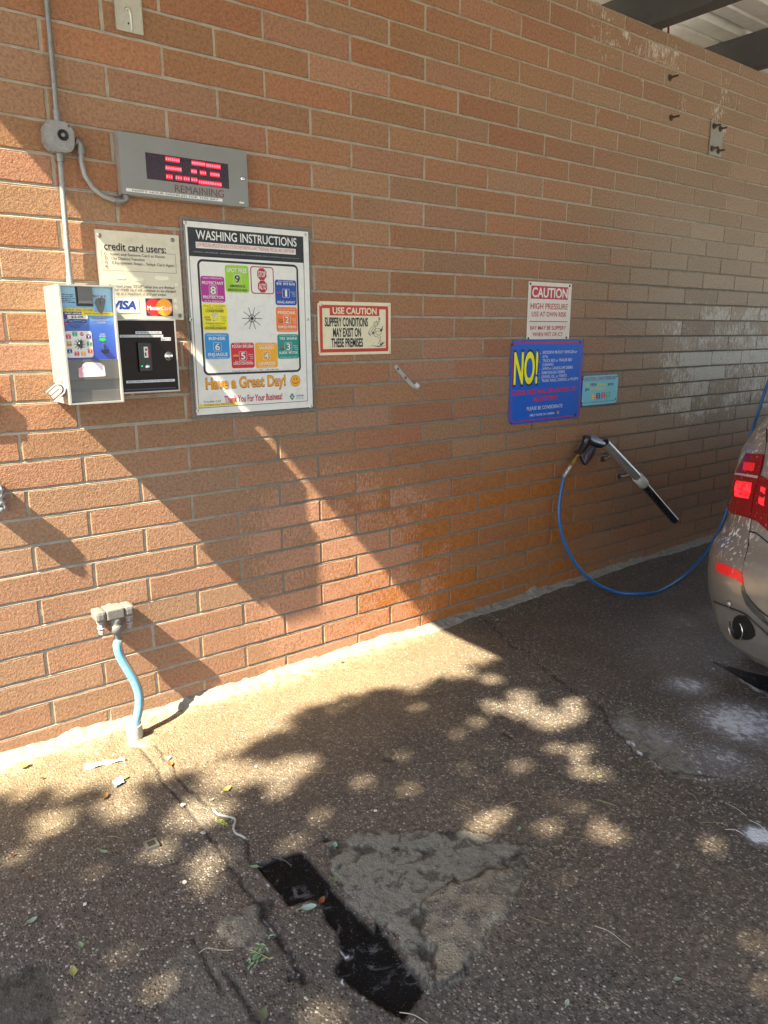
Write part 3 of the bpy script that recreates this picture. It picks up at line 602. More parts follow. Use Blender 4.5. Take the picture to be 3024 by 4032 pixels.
for tl, tr_, br, bl, colr, tx in tiles:
    a = Q(K3, tl, tr_, br, bl, Y); b = MB(); rrect(b, *a, .010, y, ink(*colr)); wd, ht = a[1] - a[0], a[3] - a[2]; cx = (a[0] + a[1]) / 2
    for s_, v_, h_, w_, m_ in tx:
        z_ = a[2] + v_ * ht
        if len(s_) == 1:
            hw = .17 * wd; o = rr(cx - hw, cx + hw, z_ - .045 * ht, z_ + h_ * ht + .045 * ht, .005); i_ = rr(cx - hw + .0012, cx + hw - .0012, z_ - .045 * ht + .0012, z_ + h_ * ht + .045 * ht - .0012, .004)
            ring(b, o, i_, y - .0005, m_ if s_ != '9' else WH)
            put_text(b, s_, cx - w_ * wd / 2 - .001, cx + w_ * wd / 2 + .001, z_ - .0006, h_ * ht + .0012, y - .0009, BLK if m_ is WH else WH, .05)
        if w_ > .02: put_text(b, s_, cx - w_ * wd / 2, cx + w_ * wd / 2, z_, h_ * ht, y - .0013, m_, .02 if h_ > .08 else .0)
    if colr in ((230, 220, 24), (232, 120, 44), (14, 140, 128), (200, 28, 48), (22, 70, 160)):
        mm = ink(190, 60, 30) if colr != (200, 28, 48) else ink(230, 200, 40)
        zz = a[2] + .46 * ht; put_text(b, 'ULTRA', a[0] + .07 * wd, a[0] + .30 * wd, zz, .07 * ht, y - .0013, mm, .03); put_text(b, 'FOAM', a[0] + .12 * wd, a[0] + .32 * wd, zz - .08 * ht, .05 * ht, y - .0013, DK, .03)
        for q, wn in enumerate(('Ultra', 'THICK', 'FOAM')): put_text(b, wn, a[1] - (.28 - .04 * q) * wd, a[1] - .06 * wd, zz + (.05 - .08 * q) * ht, .04 * ht, y - .0013, WH if colr != (230, 220, 24) else BLK)
    b.build('number_square', t)
b = MB(); a = Q(K3, (800, 597), (1042, 613), (1053, 893), (815, 885), Y); o = rr(*a, .012, 6); i_ = rr(a[0] + .004, a[1] - .004, a[2] + .004, a[3] - .004, .009, 6); ring(b, o, i_, y, CRIM)
for (px_, py_), s_ in (((923, 684), 'STOP'), ((930, 812), 'ALTO')):
    cx, cz = PX(K3, px_, py_, Y); r_ = .0225
    b.poly([(cx + r_ * math.cos(R(22.5 + 45 * i)), y - .0003, cz + r_ * 1.12 * math.sin(R(22.5 + 45 * i))) for i in range(8)], CRIM); put_text(b, s_, cx - .0165, cx + .0165, cz - .0105, .021, y - .0008, WH, .02)
b.build('stop_square', t)
b = MB(); cx, cz = PX(K3, 822, 1142, Y)
for i in range(10):
    an = R(36 * i); ux, uz = math.cos(an), math.sin(an); r0, r1 = .004, .0445
    b.poly([(cx + ux * r0 - uz * .0012, y, cz + uz * r0 + ux * .0012), (cx + ux * r0 + uz * .0012, y, cz + uz * r0 - ux * .0012), (cx + ux * r1 + uz * .0012, y, cz + uz * r1 - ux * .0012), (cx + ux * r1 - uz * .0012, y, cz + uz * r1 + ux * .0012)][::-1], BLK)
cir = lambda r, n=28: [(cx + r * math.cos(2 * math.pi * i / n), cz + r * math.sin(2 * math.pi * i / n)) for i in range(n)]
ring(b, cir(.0155), cir(.0130), y - .0003, BLK); disc(b, cx, cz, .006, y - .0003, BLK); b.build('dial_emblem', t)
b = MB(); cx, cz = PX(K3, 1271, 1789, Y); disc(b, cx, cz, .0245, y, ink(120, 60, 16)); disc(b, cx, cz, .0232, y - .0004, AM)
for dx in (-.0075, .006): disc(b, cx + dx, cz + .008, .0022, y - .0008, BLK, 12, .0038)
arc = [(cx + .0155 * math.cos(R(a_)), cz + .0135 * math.sin(R(a_)) + .001) for a_ in range(195, 346, 10)]; ar2 = [(cx + .0140 * math.cos(R(a_)), cz + .0115 * math.sin(R(a_)) + .0015) for a_ in range(195, 346, 10)]
b.add([(q[0], y - .0008, q[1]) for q in arc + ar2], [(i, i + 1, len(arc) + i + 1, len(arc) + i) for i in range(len(arc) - 1)], BLK); b.build('smiley_face', t)
b = MB(); cx, cz = PX(K3, 1238, 1953, Y); TE = ink(10, 110, 96)
b.poly([(cx - .013, y, cz), (cx, y, cz - .016), (cx + .013, y, cz), (cx, y, cz + .016)], TE); put_text(b, 'LS', cx - .006, cx + .006, cz - .005, .010, y - .0005, WH, .03)
T(b, K3, 'LeeSoap', (1278, 1950), (1357, 1948), 22, Y, BLK, .01, lay=.0006); T(b, K3, 'Company, Inc.', (1280, 1966), (1352, 1964), 10, Y, TE, lay=.0006); T(b, K3, '1-800-688-1896', (1268, 1979), (1360, 1977), 8, Y, TE, lay=.0006); b.build('maker_logo', t)
for q in ((127, 150), (1370, 277), (188, 1155), (1397, 1153), (257, 2100), (1428, 2052)):
    x_, z_ = PX(K3, *q, Y); screw(t, x_, Y - .0002, z_, .0075, M_rivet, dark=BLK)
# --- use caution
t = thing('caution_sign', (1.22, 0, 1.43), 'cream and red Use Caution sign about slippery conditions beside the large poster', 'sign')
Y = -.006; x0, x1, z0, z1 = 1.026, 1.4235, 1.4335, 1.6625
b = MB(); b.prism([(x0 + .003, z0), (x1, z0), (x1, z1), (x0 + .010, z1), (x0 + .010, z1 - .006), (x0, z1 - .010), (x0 - .002, z0 + .08)], -.0015, -.0055, CREAM, .0008); b.build('plate', t)
RO = ink(190, 56, 40); y = -.0062
b = MB(); a = Q(K4, (168, 355), (990, 385), (993, 915), (188, 928), Y); t1 = .0145; ring(b, [(a[0], a[2]), (a[1], a[2]), (a[1], a[3]), (a[0], a[3])], [(a[0] + t1, a[2] + t1), (a[1] - t1, a[2] + t1), (a[1] - t1, a[3] - t1), (a[0] + t1, a[3] - t1)], y, RO)
a = Q(K4, (293, 380), (884, 400), (884, 499), (297, 484), Y); rect(b, *a, y - .0004, RO); b.build('border', t)
b = MB(); T(b, K4, 'USE CAUTION', (330, 467), (852, 477), 72, Y, CREAM, .03, lay=.0012)
T(b, K4, 'SLIPPERY CONDITIONS', (238, 614), (750, 618), 98, Y, BLK, .03, lay=.0006); T(b, K4, 'MAY EXIST ON', (335, 738), (668, 741), 98, Y, BLK, .03, lay=.0006); T(b, K4, 'THESE PREMISES', (315, 860), (692, 862), 98, Y, BLK, .03, lay=.0006); b.build('lettering', t)
# falling man drawn in thin strokes
b = MB()
def strokes(b, K, Yp, y, lines, wd, mt):
    for ln in lines:
        P = [PX(K, *q, Yp) for q in ln]
        for (ax, az), (bx, bz) in zip(P[:-1], P[1:]):
            L = math.hypot(bx - ax, bz - az) or 1e-6; nx_, nz_ = -(bz - az) / L * wd / 2, (bx - ax) / L * wd / 2; ex, ez = (bx - ax) / L * wd * .3, (bz - az) / L * wd * .3
            b.poly([(ax + nx_ - ex, y, az + nz_ - ez), (ax - nx_ - ex, y, az - nz_ - ez), (bx - nx_ + ex, y, bz - nz_ + ez), (bx + nx_ + ex, y, bz + nz_ + ez)], mt)
man = [[(822, 580), (835, 566), (855, 570), (864, 590), (857, 612), (838, 620), (822, 605), (822, 580)], [(820, 585), (845, 560), (862, 562)], [(848, 548), (852, 560)], [(832, 592), (840, 590)], [(850, 600), (842, 606)],
 [(862, 605), (884, 570), (892, 545), (888, 515)], [(858, 590), (874, 560), (882, 535), (880, 512)], [(880, 540), (878, 522)], [(892, 545), (900, 528)], [(886, 540), (890, 508)], [(882, 540), (874, 520)],
 [(822, 610), (800, 622), (778, 650), (762, 682), (768, 705), (786, 722)], [(835, 625), (815, 640), (796, 668), (784, 692), (788, 712)], [(762, 682), (756, 700), (766, 716)], [(768, 705), (762, 722)], [(776, 712), (774, 728)],
 [(846, 622), (838, 650), (822, 672), (800, 702)], [(800, 702), (815, 715), (832, 690), (838, 655)], [(796, 668), (806, 690), (800, 702)],
 [(838, 655), (862, 640), (892, 648), (916, 668)], [(832, 705), (850, 680), (880, 672), (898, 680)], [(892, 648), (898, 680)], [(898, 665), (910, 680), (918, 660), (922, 628), (930, 616)], [(898, 665), (912, 640), (924, 618)], [(898, 672), (912, 684)],
 [(815, 715), (832, 738), (865, 745), (884, 760), (888, 798)], [(848, 706), (880, 722), (900, 745), (903, 790)], [(888, 798), (903, 792)], [(890, 800), (896, 842), (915, 838), (945, 812), (940, 802), (918, 812), (903, 796)], [(896, 842), (893, 852)],
 [(783, 848), (955, 850)], [(830, 858), (920, 858)], [(868, 830), (880, 806)], [(905, 715), (912, 690)], [(898, 712), (905, 700)], [(845, 858), (890, 864)]]
strokes(b, K4, Y, y, man, .0016, BLK); strokes(b, K4, Y, y - .0002, [[(903, 670), (912, 665), (918, 650)], [(897, 830), (915, 828), (930, 818)], [(806, 700), (818, 690)]], .0060, BLK)
b.build('falling_figure', t)
for q in ((190, 360), (993, 375), (176, 932), (997, 922)): x_, z_ = PX(K4, *q, Y); screw(t, x_, -.0057, z_, .0068, M_rivet, dark=BLK)
# --- caution high pressure (white)
t = thing('caution_sign', (2.53, 0, 1.49), 'white and red Caution High Pressure sign directly above the blue sign', 'sign')
Y = -.006; y = -.0062; RD = ink(178, 34, 50)
b = MB(); b.box((2.3535, -.0055, 1.4915), (2.7075, -.002, 1.792), ink(216, 208, 196), .0008); b.build('plate', t)
b = MB(); a = Q(K5, (427, 132), (868, 155), (863, 303), (425, 290), Y); rect(b, *a, y, RD)
T(b, K5, 'CAUTION', (437, 268), (856, 282), 108, Y, ink(226, 220, 210), .02, lay=.0006)
T(b, K5, 'HIGH PRESSURE', (418, 412), (860, 418), 66, Y, RD, .012, lay=.0003); T(b, K5, 'USE AT OWN RISK', (432, 500), (844, 506), 56, Y, RD, .012, lay=.0003)
a = Q(K5, (404, 558), (860, 556), (860, 566), (404, 566), Y); rect(b, *a, y, RD)
T(b, K5, 'BAY MAY BE SLIPPERY', (412, 660), (838, 658), 46, Y, RD, .012, lay=.0003); T(b, K5, 'WHEN WET OR ICY', (446, 734), (800, 734), 44, Y, RD, .012, lay=.0003); b.build('lettering', t)
for q in ((420, 112), (884, 138), (392, 760), (844, 752)): x_, z_ = PX(K5, *q, Y); screw(t, x_, -.0057, z_, .0062, M_black)
# --- NO sign
t = thing('rules_sign', (2.54, 0, 1.03), 'blue sign with a huge yellow NO! and a list of forbidden washing', 'sign')
BL = ink(22, 92, 196); BLr = ink(70, 110, 190)
Y = -.007; y = -.0072
b = MB(); b.prism(rr(2.2355, 2.8395, 1.0375, 1.488, .030, 6), -.002, -.0065, BL, .0008); b.build('plate', t)
b = MB(); a = (2.247, 2.829, 1.049, 1.477); ring(b, rr(*a, .024, 6), rr(a[0] + .0045, a[1] - .0045, a[2] + .0055, a[3] - .0085, .020, 6), y, ink(186, 30, 66)); b.build('border', t)
b = MB(); T(b, K5, 'NO!', (206, 1305), (508, 1292), 372, Y, BLK, .055, lay=.0003); T(b, K5, 'NO!', (214, 1296), (498, 1284), 352, Y, ink(240, 236, 30), .03, lay=.0009)
LW = ink(206, 216, 236); b.build('big_lettering', t); b = MB()
for s_, l_, r_ in (('EXCESSIVE MUDDY VEHICLES or', (564, 948), (971, 930)), ('ATVs', (560, 997), (625, 994)), ('TRUCK BED or TRAILER BED', (560, 1043), (911, 1030)), ('CLEANING', (556, 1090), (689, 1086)), ('LAWN or LANDSCAPE DEBRIS', (553, 1139), (919, 1118)),
    ('REMODELING DEBRIS', (551, 1187), (826, 1173)), ('GREASE, OIL, or PAINTS', (548, 1235), (848, 1218)), ('TRASH, NAILS, SCREWS, or POOP!!!', (548, 1284), (982, 1252))): T(b, K5, s_, l_, r_, 33, Y, LW, .008, lay=.0003)
for q in ((536, 942), (530, 1040), (525, 1136), (522, 1184), (520, 1232), (517, 1280)): x_, z_ = PX(K5, *q, Y); disc(b, x_, z_, .004, y - .0001, LW, 8, .002)
RD2 = ink(206, 30, 48); b.build('list_lettering', t); b = MB()
T(b, K5, 'LEGAL FEES WILL BE APPLIED TO', (206, 1445), (962, 1372), 46, Y, RD2, .035, lay=.0003); T(b, K5, 'VIOLATORS!!!', (450, 1505), (732, 1488), 48, Y, RD2, .035, lay=.0003)
T(b, K5, 'PLEASE BE CONSIDERATE', (374, 1618), (796, 1580), 40, Y, LW, .01, lay=.0003); T(b, K5, "SMILE YOU'RE ON CAMERA", (408, 1690), (702, 1660), 26, Y, LW, .012, lay=.0003); b.build('lettering', t)
b = MB(); x_, z_ = PX(K5, 745, 1641, Y); disc(b, x_, z_, .0085, y, AM, 18); disc(b, x_ - .003, z_ + .002, .001, y - .0003, BLK, 6); disc(b, x_ + .003, z_ + .002, .001, y - .0003, BLK, 6); b.build('smiley_face', t)
for q in ((205, 833), (1008, 805), (188, 1768), (950, 1675)): x_, z_ = PX(K5, *q, Y); screw(t, x_, -.0067, z_, .0075, M_bolt)
# --- small light blue sign
t = thing('caution_sign', (3.02, 0, 1.09), 'small light blue Caution High Pressure sign right of the blue sign', 'sign')
Y = -.006; y = -.0062; TL_ = ink(120, 196, 214); PU = ink(70, 80, 150)
b = MB(); b.prism(rr(2.8495, 3.2005, 1.0985, 1.282, .022, 5), -.002, -.0055, PU, .0006); a = (2.8535, 3.1965, 1.1035, 1.278); b.poly([(q[0], -.0058, q[1]) for q in rr(*a, .02, 5)][::-1], TL_); b.build('plate', t)
MR = ink(150, 40, 70); YL = ink(216, 214, 60)
b = MB(); T(b, K5, 'CAUTION - HIGH PRESSURE', (1058, 1258), (1432, 1240), 32, Y, MR, .02, lay=.0003); a = Q(K5, (1055, 1264), (1434, 1246), (1434, 1250), (1055, 1268), Y); rect(b, *a, y, MR)
T(b, K5, 'Use', (1070, 1330), (1118, 1328), 32, Y, YL, .02, lay=.0003); T(b, K5, 'HIGH', (1132, 1328), (1200, 1324), 34, Y, ink(130, 60, 70), .03, lay=.0003); T(b, K5, 'pressure', (1212, 1324), (1325, 1318), 32, Y, YL, .02, lay=.0003); T(b, K5, 'spray', (1336, 1318), (1405, 1314), 34, Y, BLK, .02, lay=.0003)
T(b, K5, 'gun', (1066, 1380), (1115, 1378), 32, Y, BLK, .02, lay=.0003); T(b, K5, 'for selections:', (1122, 1378), (1320, 1366), 32, Y, YL, .02, lay=.0003)
T(b, K5, 'Use at your own risk. Management not responsible for injuries or damages.', (1030, 1538), (1425, 1498), 11, Y, BLK, lay=.0003); b.build('lettering', t)
for cx_, cy_, cc, dg in ((1160, 1450, (230, 176, 60), '4'), (1221, 1447, (30, 70, 150), '6'), (1280, 1441, (200, 40, 100), '8'), (1337, 1436, (70, 180, 130), '9')):
    b = MB(); a = Q(K5, (cx_ - 21, cy_ - 36), (cx_ + 23, cy_ - 38), (cx_ + 21, cy_ + 35), (cx_ - 23, cy_ + 37), Y); rrect(b, *a, .005, y, ink(*cc)); xm = (a[0] + a[1]) / 2; h_ = a[3] - a[2]
    put_text(b, dg, xm - .004, xm + .004, a[2] + .36 * h_, .28 * h_, y - .0004, WH, .03); put_text(b, 'Foam', xm - .011, xm + .011, a[2] + .74 * h_, .13 * h_, y - .0004, WH, .03); put_text(b, 'Rinse', xm - .011, xm + .011, a[2] + .10 * h_, .13 * h_, y - .0004, WH, .03)
    b.build('number_square', t)
for q in ((1042, 1248), (1447, 1213), (1428, 1480), (1028, 1530)): x_, z_ = PX(K5, *q, Y); screw(t, x_, -.0057, z_, .005, M_black)
# --- credit card users
t = thing('instruction_sign', (.27, 0, 1.58), 'cream credit card users plate with two card logos above the black card box', 'sign')
Y = -.008; y = -.0082
b = MB(); b.box((.1135, -.0075, 1.579), (.4195, -.0045, 1.884), pm('cream_plate', (.62, .585, .46), .45, 0, .12, 12., dirt=.3, dcol=(.42, .38, .28)), .0008); b.build('plate', t)
GY = ink(84, 82, 78)
b = MB(); T(b, K2, 'INSTRUCTIONS', (850, 250), (1305, 268), 44, Y, ink(206, 198, 170), .02, lay=.0003)
T(b, K2, 'credit card users:', (735, 314), (1312, 347), 66, Y, BLK, .018, lay=.0006)
a = Q(K2, (705, 312), (1400, 360), (1410, 540), (722, 505), Y); frame(b, *a, .0012, y, GY)
for s_, l_, r_ in (('1)   Insert and Remove Card as Shown', (735, 362), (1302, 396)), ('2)   Use Desired Function', (738, 402), (1112, 424)), ('3)   If Equipment Stops... Swipe Card Again', (740, 440), (1388, 480)), ('4)', (743, 482), (772, 485))): T(b, K2, s_, l_, r_, 25, Y, GY, .015, lay=.0006)
for s_, l_, r_ in (('You must press "STOP" when you are finished', (780, 661), (1395, 686)), ('or your credit card will continue to be charged', (770, 695), (1405, 719)), ('up to a maximum of $10 per swipe.', (848, 733), (1314, 750))): T(b, K2, s_, l_, r_, 24, Y, GY, .02, .25, lay=.0006)
b.build('lettering', t)
WL_ = ink(232, 232, 226); sc_ = ink(226, 222, 200)
b = MB(); a = Q(K2, (800, 764), (1060, 768), (1064, 912), (800, 905), Y); rrect(b, *a, .004, y, ink(150, 170, 200)); rrect(b, a[0] + .0015, a[1] - .0015, a[2] + .0015, a[3] - .0015, .003, y - .0003, WL_); T(b, K2, 'VISA', (812, 866), (1035, 869), 72, Y, ink(22, 60, 150), .05, .22, lay=.0009); b.build('card_logo', t)
b = MB(); a = Q(K2, (1117, 768), (1368, 775), (1381, 938), (1130, 932), Y); rect(b, *a, y, ink(24, 30, 76)); x_, z_ = PX(K2, 1202, 852, Y); x2_, _ = PX(K2, 1297, 856, Y); r_ = (x2_ - x_) * .80
disc(b, x_, z_, r_, y - .0003, ink(214, 30, 34)); disc(b, x2_, z_, r_, y - .0006, ink(240, 158, 32))
for i in range(5): rect(b, x2_ - r_ - .001, x2_ - r_ * .62, z_ - .014 + .0062 * i, z_ - .0115 + .0062 * i, y - .0008, ink(214, 30, 34))
T(b, K2, 'MasterCard', (1138, 876), (1360, 880), 36, Y, WL_, .03, lay=.0012); b.build('card_logo', t)
for q, (w_, h_) in (((880, 575), (.037, .012)), ((1060, 590), (.034, .014)), ((1270, 580), (.052, .015)), ((1410, 640), (.012, .010)), ((1400, 790), (.012, .016)), ((1405, 850), (.013, .016))):
    x_, z_ = PX(K2, *q, Y); pts = [(x_ + w_ * .5 * math.cos(a_) * rng.uniform(.8, 1.15), y, z_ + h_ * .5 * (1 if math.sin(a_) > 0 else -1) * min(1, abs(math.sin(a_)) * 2) * rng.uniform(.8, 1.1)) for a_ in [2 * math.pi * i / 18 for i in range(18)]]; b = MB(); b.poly(pts[::-1], sc_); b.build('tape_residue', t)
for q in ((688, 183), (1372, 226), (1441, 930)): x_, z_ = PX(K2, *q, Y); screw(t, x_, -.0077, z_, .0078, M_galv)
# ================================================================== card box
t = thing('card_reader_box', (.22, 0, 1.321), 'black-fronted steel card reader box tucked behind the coin box, with label strips', 'card reader')
x0, x1, z0, z1, Yf = .1070, .3350, 1.3210, 1.5790, -.130
b = MB(); tk = .005
b.box((x0, Yf + .0025, z0), (x1, -.001, z1), M_steel, .001)
for a_, c_ in (((x0, Yf, z0), (x0 + tk, Yf + .0023, z1)), ((x1 - tk, Yf, z0), (x1, Yf + .0023, z1)), ((x0 + tk + .0002, Yf, z1 - tk), (x1 - tk - .0002, Yf + .0023, z1)), ((x0 + tk + .0002, Yf, z0), (x1 - tk - .0002, Yf + .0023, z0 + tk))): b.box(a_, c_, M_steel)
b.build('case', t)
M_dk = pm('smoked_panel', (.008, .003, .003), .34, 0, .3, 12., spec=.22)
b = MB(); b.box((x0 + tk + .0004, Yf + .0013, z0 + tk + .0004), (x1 - tk - .0004, Yf + .0022, z1 - tk - .0004), M_dk)
b.build('front_panel', t); Y = Yf + .0011
b = MB(); LB_ = ink(214, 218, 222)
for tl, tr_, br, bl, s_ in (((1027, 1078), (1270, 1077), (1271, 1100), (1028, 1102), 'MINIMUM $2 TO START'), ((880, 1109), (1285, 1111), (1287, 1134), (880, 1132), 'MAGNETIC SWIPE TO THE RIGHT >>>>>>'), ((1264, 1132), (1357, 1136), (1359, 1166), (1266, 1162), 'BAY 5'), ((940, 1537), (1392, 1524), (1394, 1546), (942, 1561), 'PRESS GREEN BUTTON STOP CREDIT CARD')):
    b = MB(); a = Q(K2, tl, tr_, br, bl, Y); rect(b, *a, Y - .0002, LB_); h_ = a[3] - a[2]; m_ = (a[1] - a[0]) * .04; put_text(b, s_, a[0] + m_, a[1] - m_, a[2] + .25 * h_, .5 * h_, Y - .0006, BLK, .008); b.build('label_strip', t)
b = MB(); a = Q(K2, (930, 1612), (1405, 1605), (1405, 1614), (930, 1621), Y); rect(b, *a, Y - .0002, ink(50, 60, 100)); b.build('blue_strip', t)
b = MB(); a = Q(K2, (1036, 1170), (1165, 1185), (1180, 1450), (1060, 1456), Y); b.box((a[0], Y - .012, a[2]), (a[1], Y - .0003, a[3]), M_black, .003)
xm = a[0] + .012; b.box((xm, Y - .0126, a[2] + .01), (xm + .0035, Y - .0121, a[3] - .006), ink(30, 60, 50)); rd = b.build('card_reader', t)
b = MB(); q = Q(K2, (1105, 1227), (1142, 1215), (1145, 1322), (1110, 1325), Y - .013); rect(b, q[0], q[1], q[2], q[3], Y - .0123, WH); rect(b, q[1] + .0003, q[1] + .004, q[2] + .003, q[3] - .002, Y - .0123, RED); rect(b, q[0] + .003, q[0] + .008, q[2] + .006, q[2] + .018, Y - .0126, BLK); rect(b, q[0] + .005, q[1] - .002, q[2] + .024, q[3] - .006, Y - .0126, GY); b.build('sticker', rd)
x_, z_ = PX(K2, 1140, 1408, Y - .012); b = MB(); b.lathe([(.0085, 0), (.0085, .002), (.0075, .003), (0, .0032)], (x_, Y - .0121, z_), (0, -1, 0), M_chrome, 20); b.build('button', rd)
x_, z_ = PX(K2, 1089, 1402, Y - .012); b = MB(); b.lathe([(.0016, 0), (0, .001)], (x_, Y - .0125, z_), (0, -1, 0), pm('green_light', (.02, .5, .1), .4, em=(.05, 1, .3), es=.6), 10); b.build('indicator_light', rd)
x_, z_ = PX(K2, 1340, 1308, Y - .01); b = MB(); b.lathe([(.0160, 0), (.0160, .006), (.0142, .009), (.0092, .009), (.0082, .011), (.004, .011), (0, .0105)], (x_, Y, z_), (0, -1, 0), M_chrome, 28); b.box((x_ - .001, Y - .0118, z_ - .005), (x_ + .001, Y - .0112, z_ + .005), M_black); b.build('lock', t)
# ================================================================== coin box
t = thing('coin_box', (.02, -.1, 1.298), 'stainless coin box with a blue dial panel and chrome padlock guard on its left side', 'coin box')
x0, x1, z0, z1, Yf = -.0725, .1060, 1.2975, 1.6850, -.19
b = MB(); tk = .0055; Yp = -.172
b.box((x0, Yp + .001, z0), (x1, 0.0, z1), M_steel)
b.box((x0 - .0003, Yf, z0), (x0 + tk, Yp + .0008, z1 + .0003), M_steel); b.box((x1 - tk, Yf, z0), (x1 + .0003, Yp + .0008, z1 + .0003), M_steel)
b.box((x0 + tk + .0002, Yf + .0003, z1 - tk), (x1 - tk - .0002, Yp + .0008, z1), M_steel); b.box((x0 + tk + .0002, Yf + .0003, z0), (x1 - tk - .0002, Yp + .0008, z0 + tk), M_steel)
b.build('case', t)
Y = Yp; px0, px1 = x0 + tk + .0006, x1 - tk - .0006; zmid = PX(K2, 600, 1340, Y)[1]
BPn = bpy.data.materials.new('blue_panel'); BPn.use_nodes = True; nt = BPn.node_tree; b_ = NB(nt); p = nt.nodes['Principled BSDF']; sp_ = b_.n('ShaderNodeSeparateXYZ'); b_.l(b_.n('ShaderNodeNewGeometry').outputs['Position'], sp_.inputs[0])
gg = b_.math('MULTIPLY_ADD', sp_.outputs[2], 1 / (z1 - zmid), -zmid / (z1 - zmid)); b_.l(b_.ramp(gg, [(0, (.02, .05, .36)), (.45, (.04, .12, .48)), (.72, (.20, .44, .66)), (1, (.34, .58, .70))]), p.inputs['Base Color']); p.inputs['Roughness'].default_value = .3
b = MB(); rect(b, px0, px1, zmid, z1 - tk - .0004, Y, BPn); b.build('graphic_panel', t); y = Y - .0006
b = MB(); NV = ink(24, 24, 70)
for i, s_ in enumerate(('Use this car wash', 'at your own risk!', 'Management is not', 'responsible for', 'injuries or damages.')):
    T(b, K2, s_, (300 + i * 2, 735 + i * 18), (446 + (0, -2, 14, -10, 22)[i], 739 + i * 18), 10, Y, NV, .03, lay=.0006)
T(b, K2, 'BAY # 5', (630, 760), (748, 757), 20, Y, CRIM, .03, lay=.0006)
YS = ink(226, 206, 50)
a = Q(K2, (335, 862), (640, 862), (640, 893), (337, 890), Y); rect(b, *a, y, YS); T(b, K2, 'TROUBLE? CALL 335-0287', (335, 884), (632, 886), 17, Y, ink(90, 76, 40), .01, lay=.0009)
a = Q(K2, (352, 896), (525, 896), (590, 965), (355, 962), Y); rect(b, px0 + .004, a[1], a[2], a[3], y - .0002, ink(70, 34, 120)); T(b, K2, 'START AMOUNT', (368, 918), (535, 918), 15, Y, ink(236, 230, 120), .03, lay=.0012)
a = Q(K2, (525, 896), (805, 898), (807, 930), (525, 930), Y); rect(b, a[0], px1 - .001, a[2], a[3], y - .0005, YS); T(b, K2, 'DROP COINS SLOWLY', (552, 921), (790, 921), 16, Y, ink(100, 88, 40), .01, lay=.0015)
a = Q(K2, (390, 925), (578, 927), (580, 962), (392, 962), Y); rrect(b, *a, .002, y - .0008, WH); T(b, K2, '$2.00', (424, 952), (540, 952), 18, Y, BLK, .02, lay=.0018)
for i, s_ in enumerate(('QUARTERS', 'DOLLAR COINS,', 'TOKENS')): T(b, K2, s_, (650 - (0, 22, -18)[i], 953 + i * 25), (752 + (0, 28, -6)[i], 953 + i * 25), 14, Y, ink(150, 160, 190), .03, lay=.0006)
for i, s_ in enumerate(('EACH COIN ADDS', 'MORE TIME', '4 MIN')): T(b, K2, s_, (398 + 14 * i, 1018 + i * 16), (535 - 16 * i, 1018 + i * 16), 10, Y, ink(60, 60, 110), .02, lay=.0006)
for i, s_ in enumerate(('COIN', 'RETURN')): T(b, K2, s_, (696 - 6 * i, 1110 + i * 20), (742 + 8 * i, 1110 + i * 20), 13, Y, ink(170, 190, 220), .03, lay=.0006)
b.build('lettering', t)
b = MB(); a = Q(K2, (385, 965), (570, 965), (570, 992), (385, 990), Y); strokes(b, K2, Y, y, [[(390, 988), (410, 972), (440, 966), (520, 966), (560, 974), (568, 990), (540, 998), (420, 998), (390, 988)], [(430, 968), (450, 985), (520, 985), (545, 970)]], .0022, NV)
strokes(b, K2, Y, y, [[(362, 1030), (366, 1000), (388, 994), (410, 998)]], .0035, RED)
a = Q(K2, (692, 1138), (745, 1138), (745, 1156), (692, 1156), Y); xm = (a[0] + a[1]) / 2; w_ = (a[1] - a[0]) / 2
b.poly([(xm - w_, y, a[3]), (xm - w_, y, a[2]), (xm - w_ * 1.6, y, a[2]), (xm, y, a[2] - .006), (xm + w_ * 1.6, y, a[2]), (xm + w_, y, a[2]), (xm + w_, y, a[3])], ink(50, 190, 80)); b.build('symbols', t)
a = Q(K2, (364, 1070), (618, 1072), (640, 1325), (376, 1325), Y); b = MB(); o = rr(*a, .010, 6); b.poly([(q[0], y, q[1]) for q in o][::-1], BLK); i_ = rr(a[0] + .001, a[1] - .001, a[2] + .001, a[3] - .001, .009, 6); b.poly([(q[0], y - .0003, q[1]) for q in i_][::-1], WH); dial = b.build('dial_panel', t)
dcx, dcz = PX(K2, 505, 1198, Y)
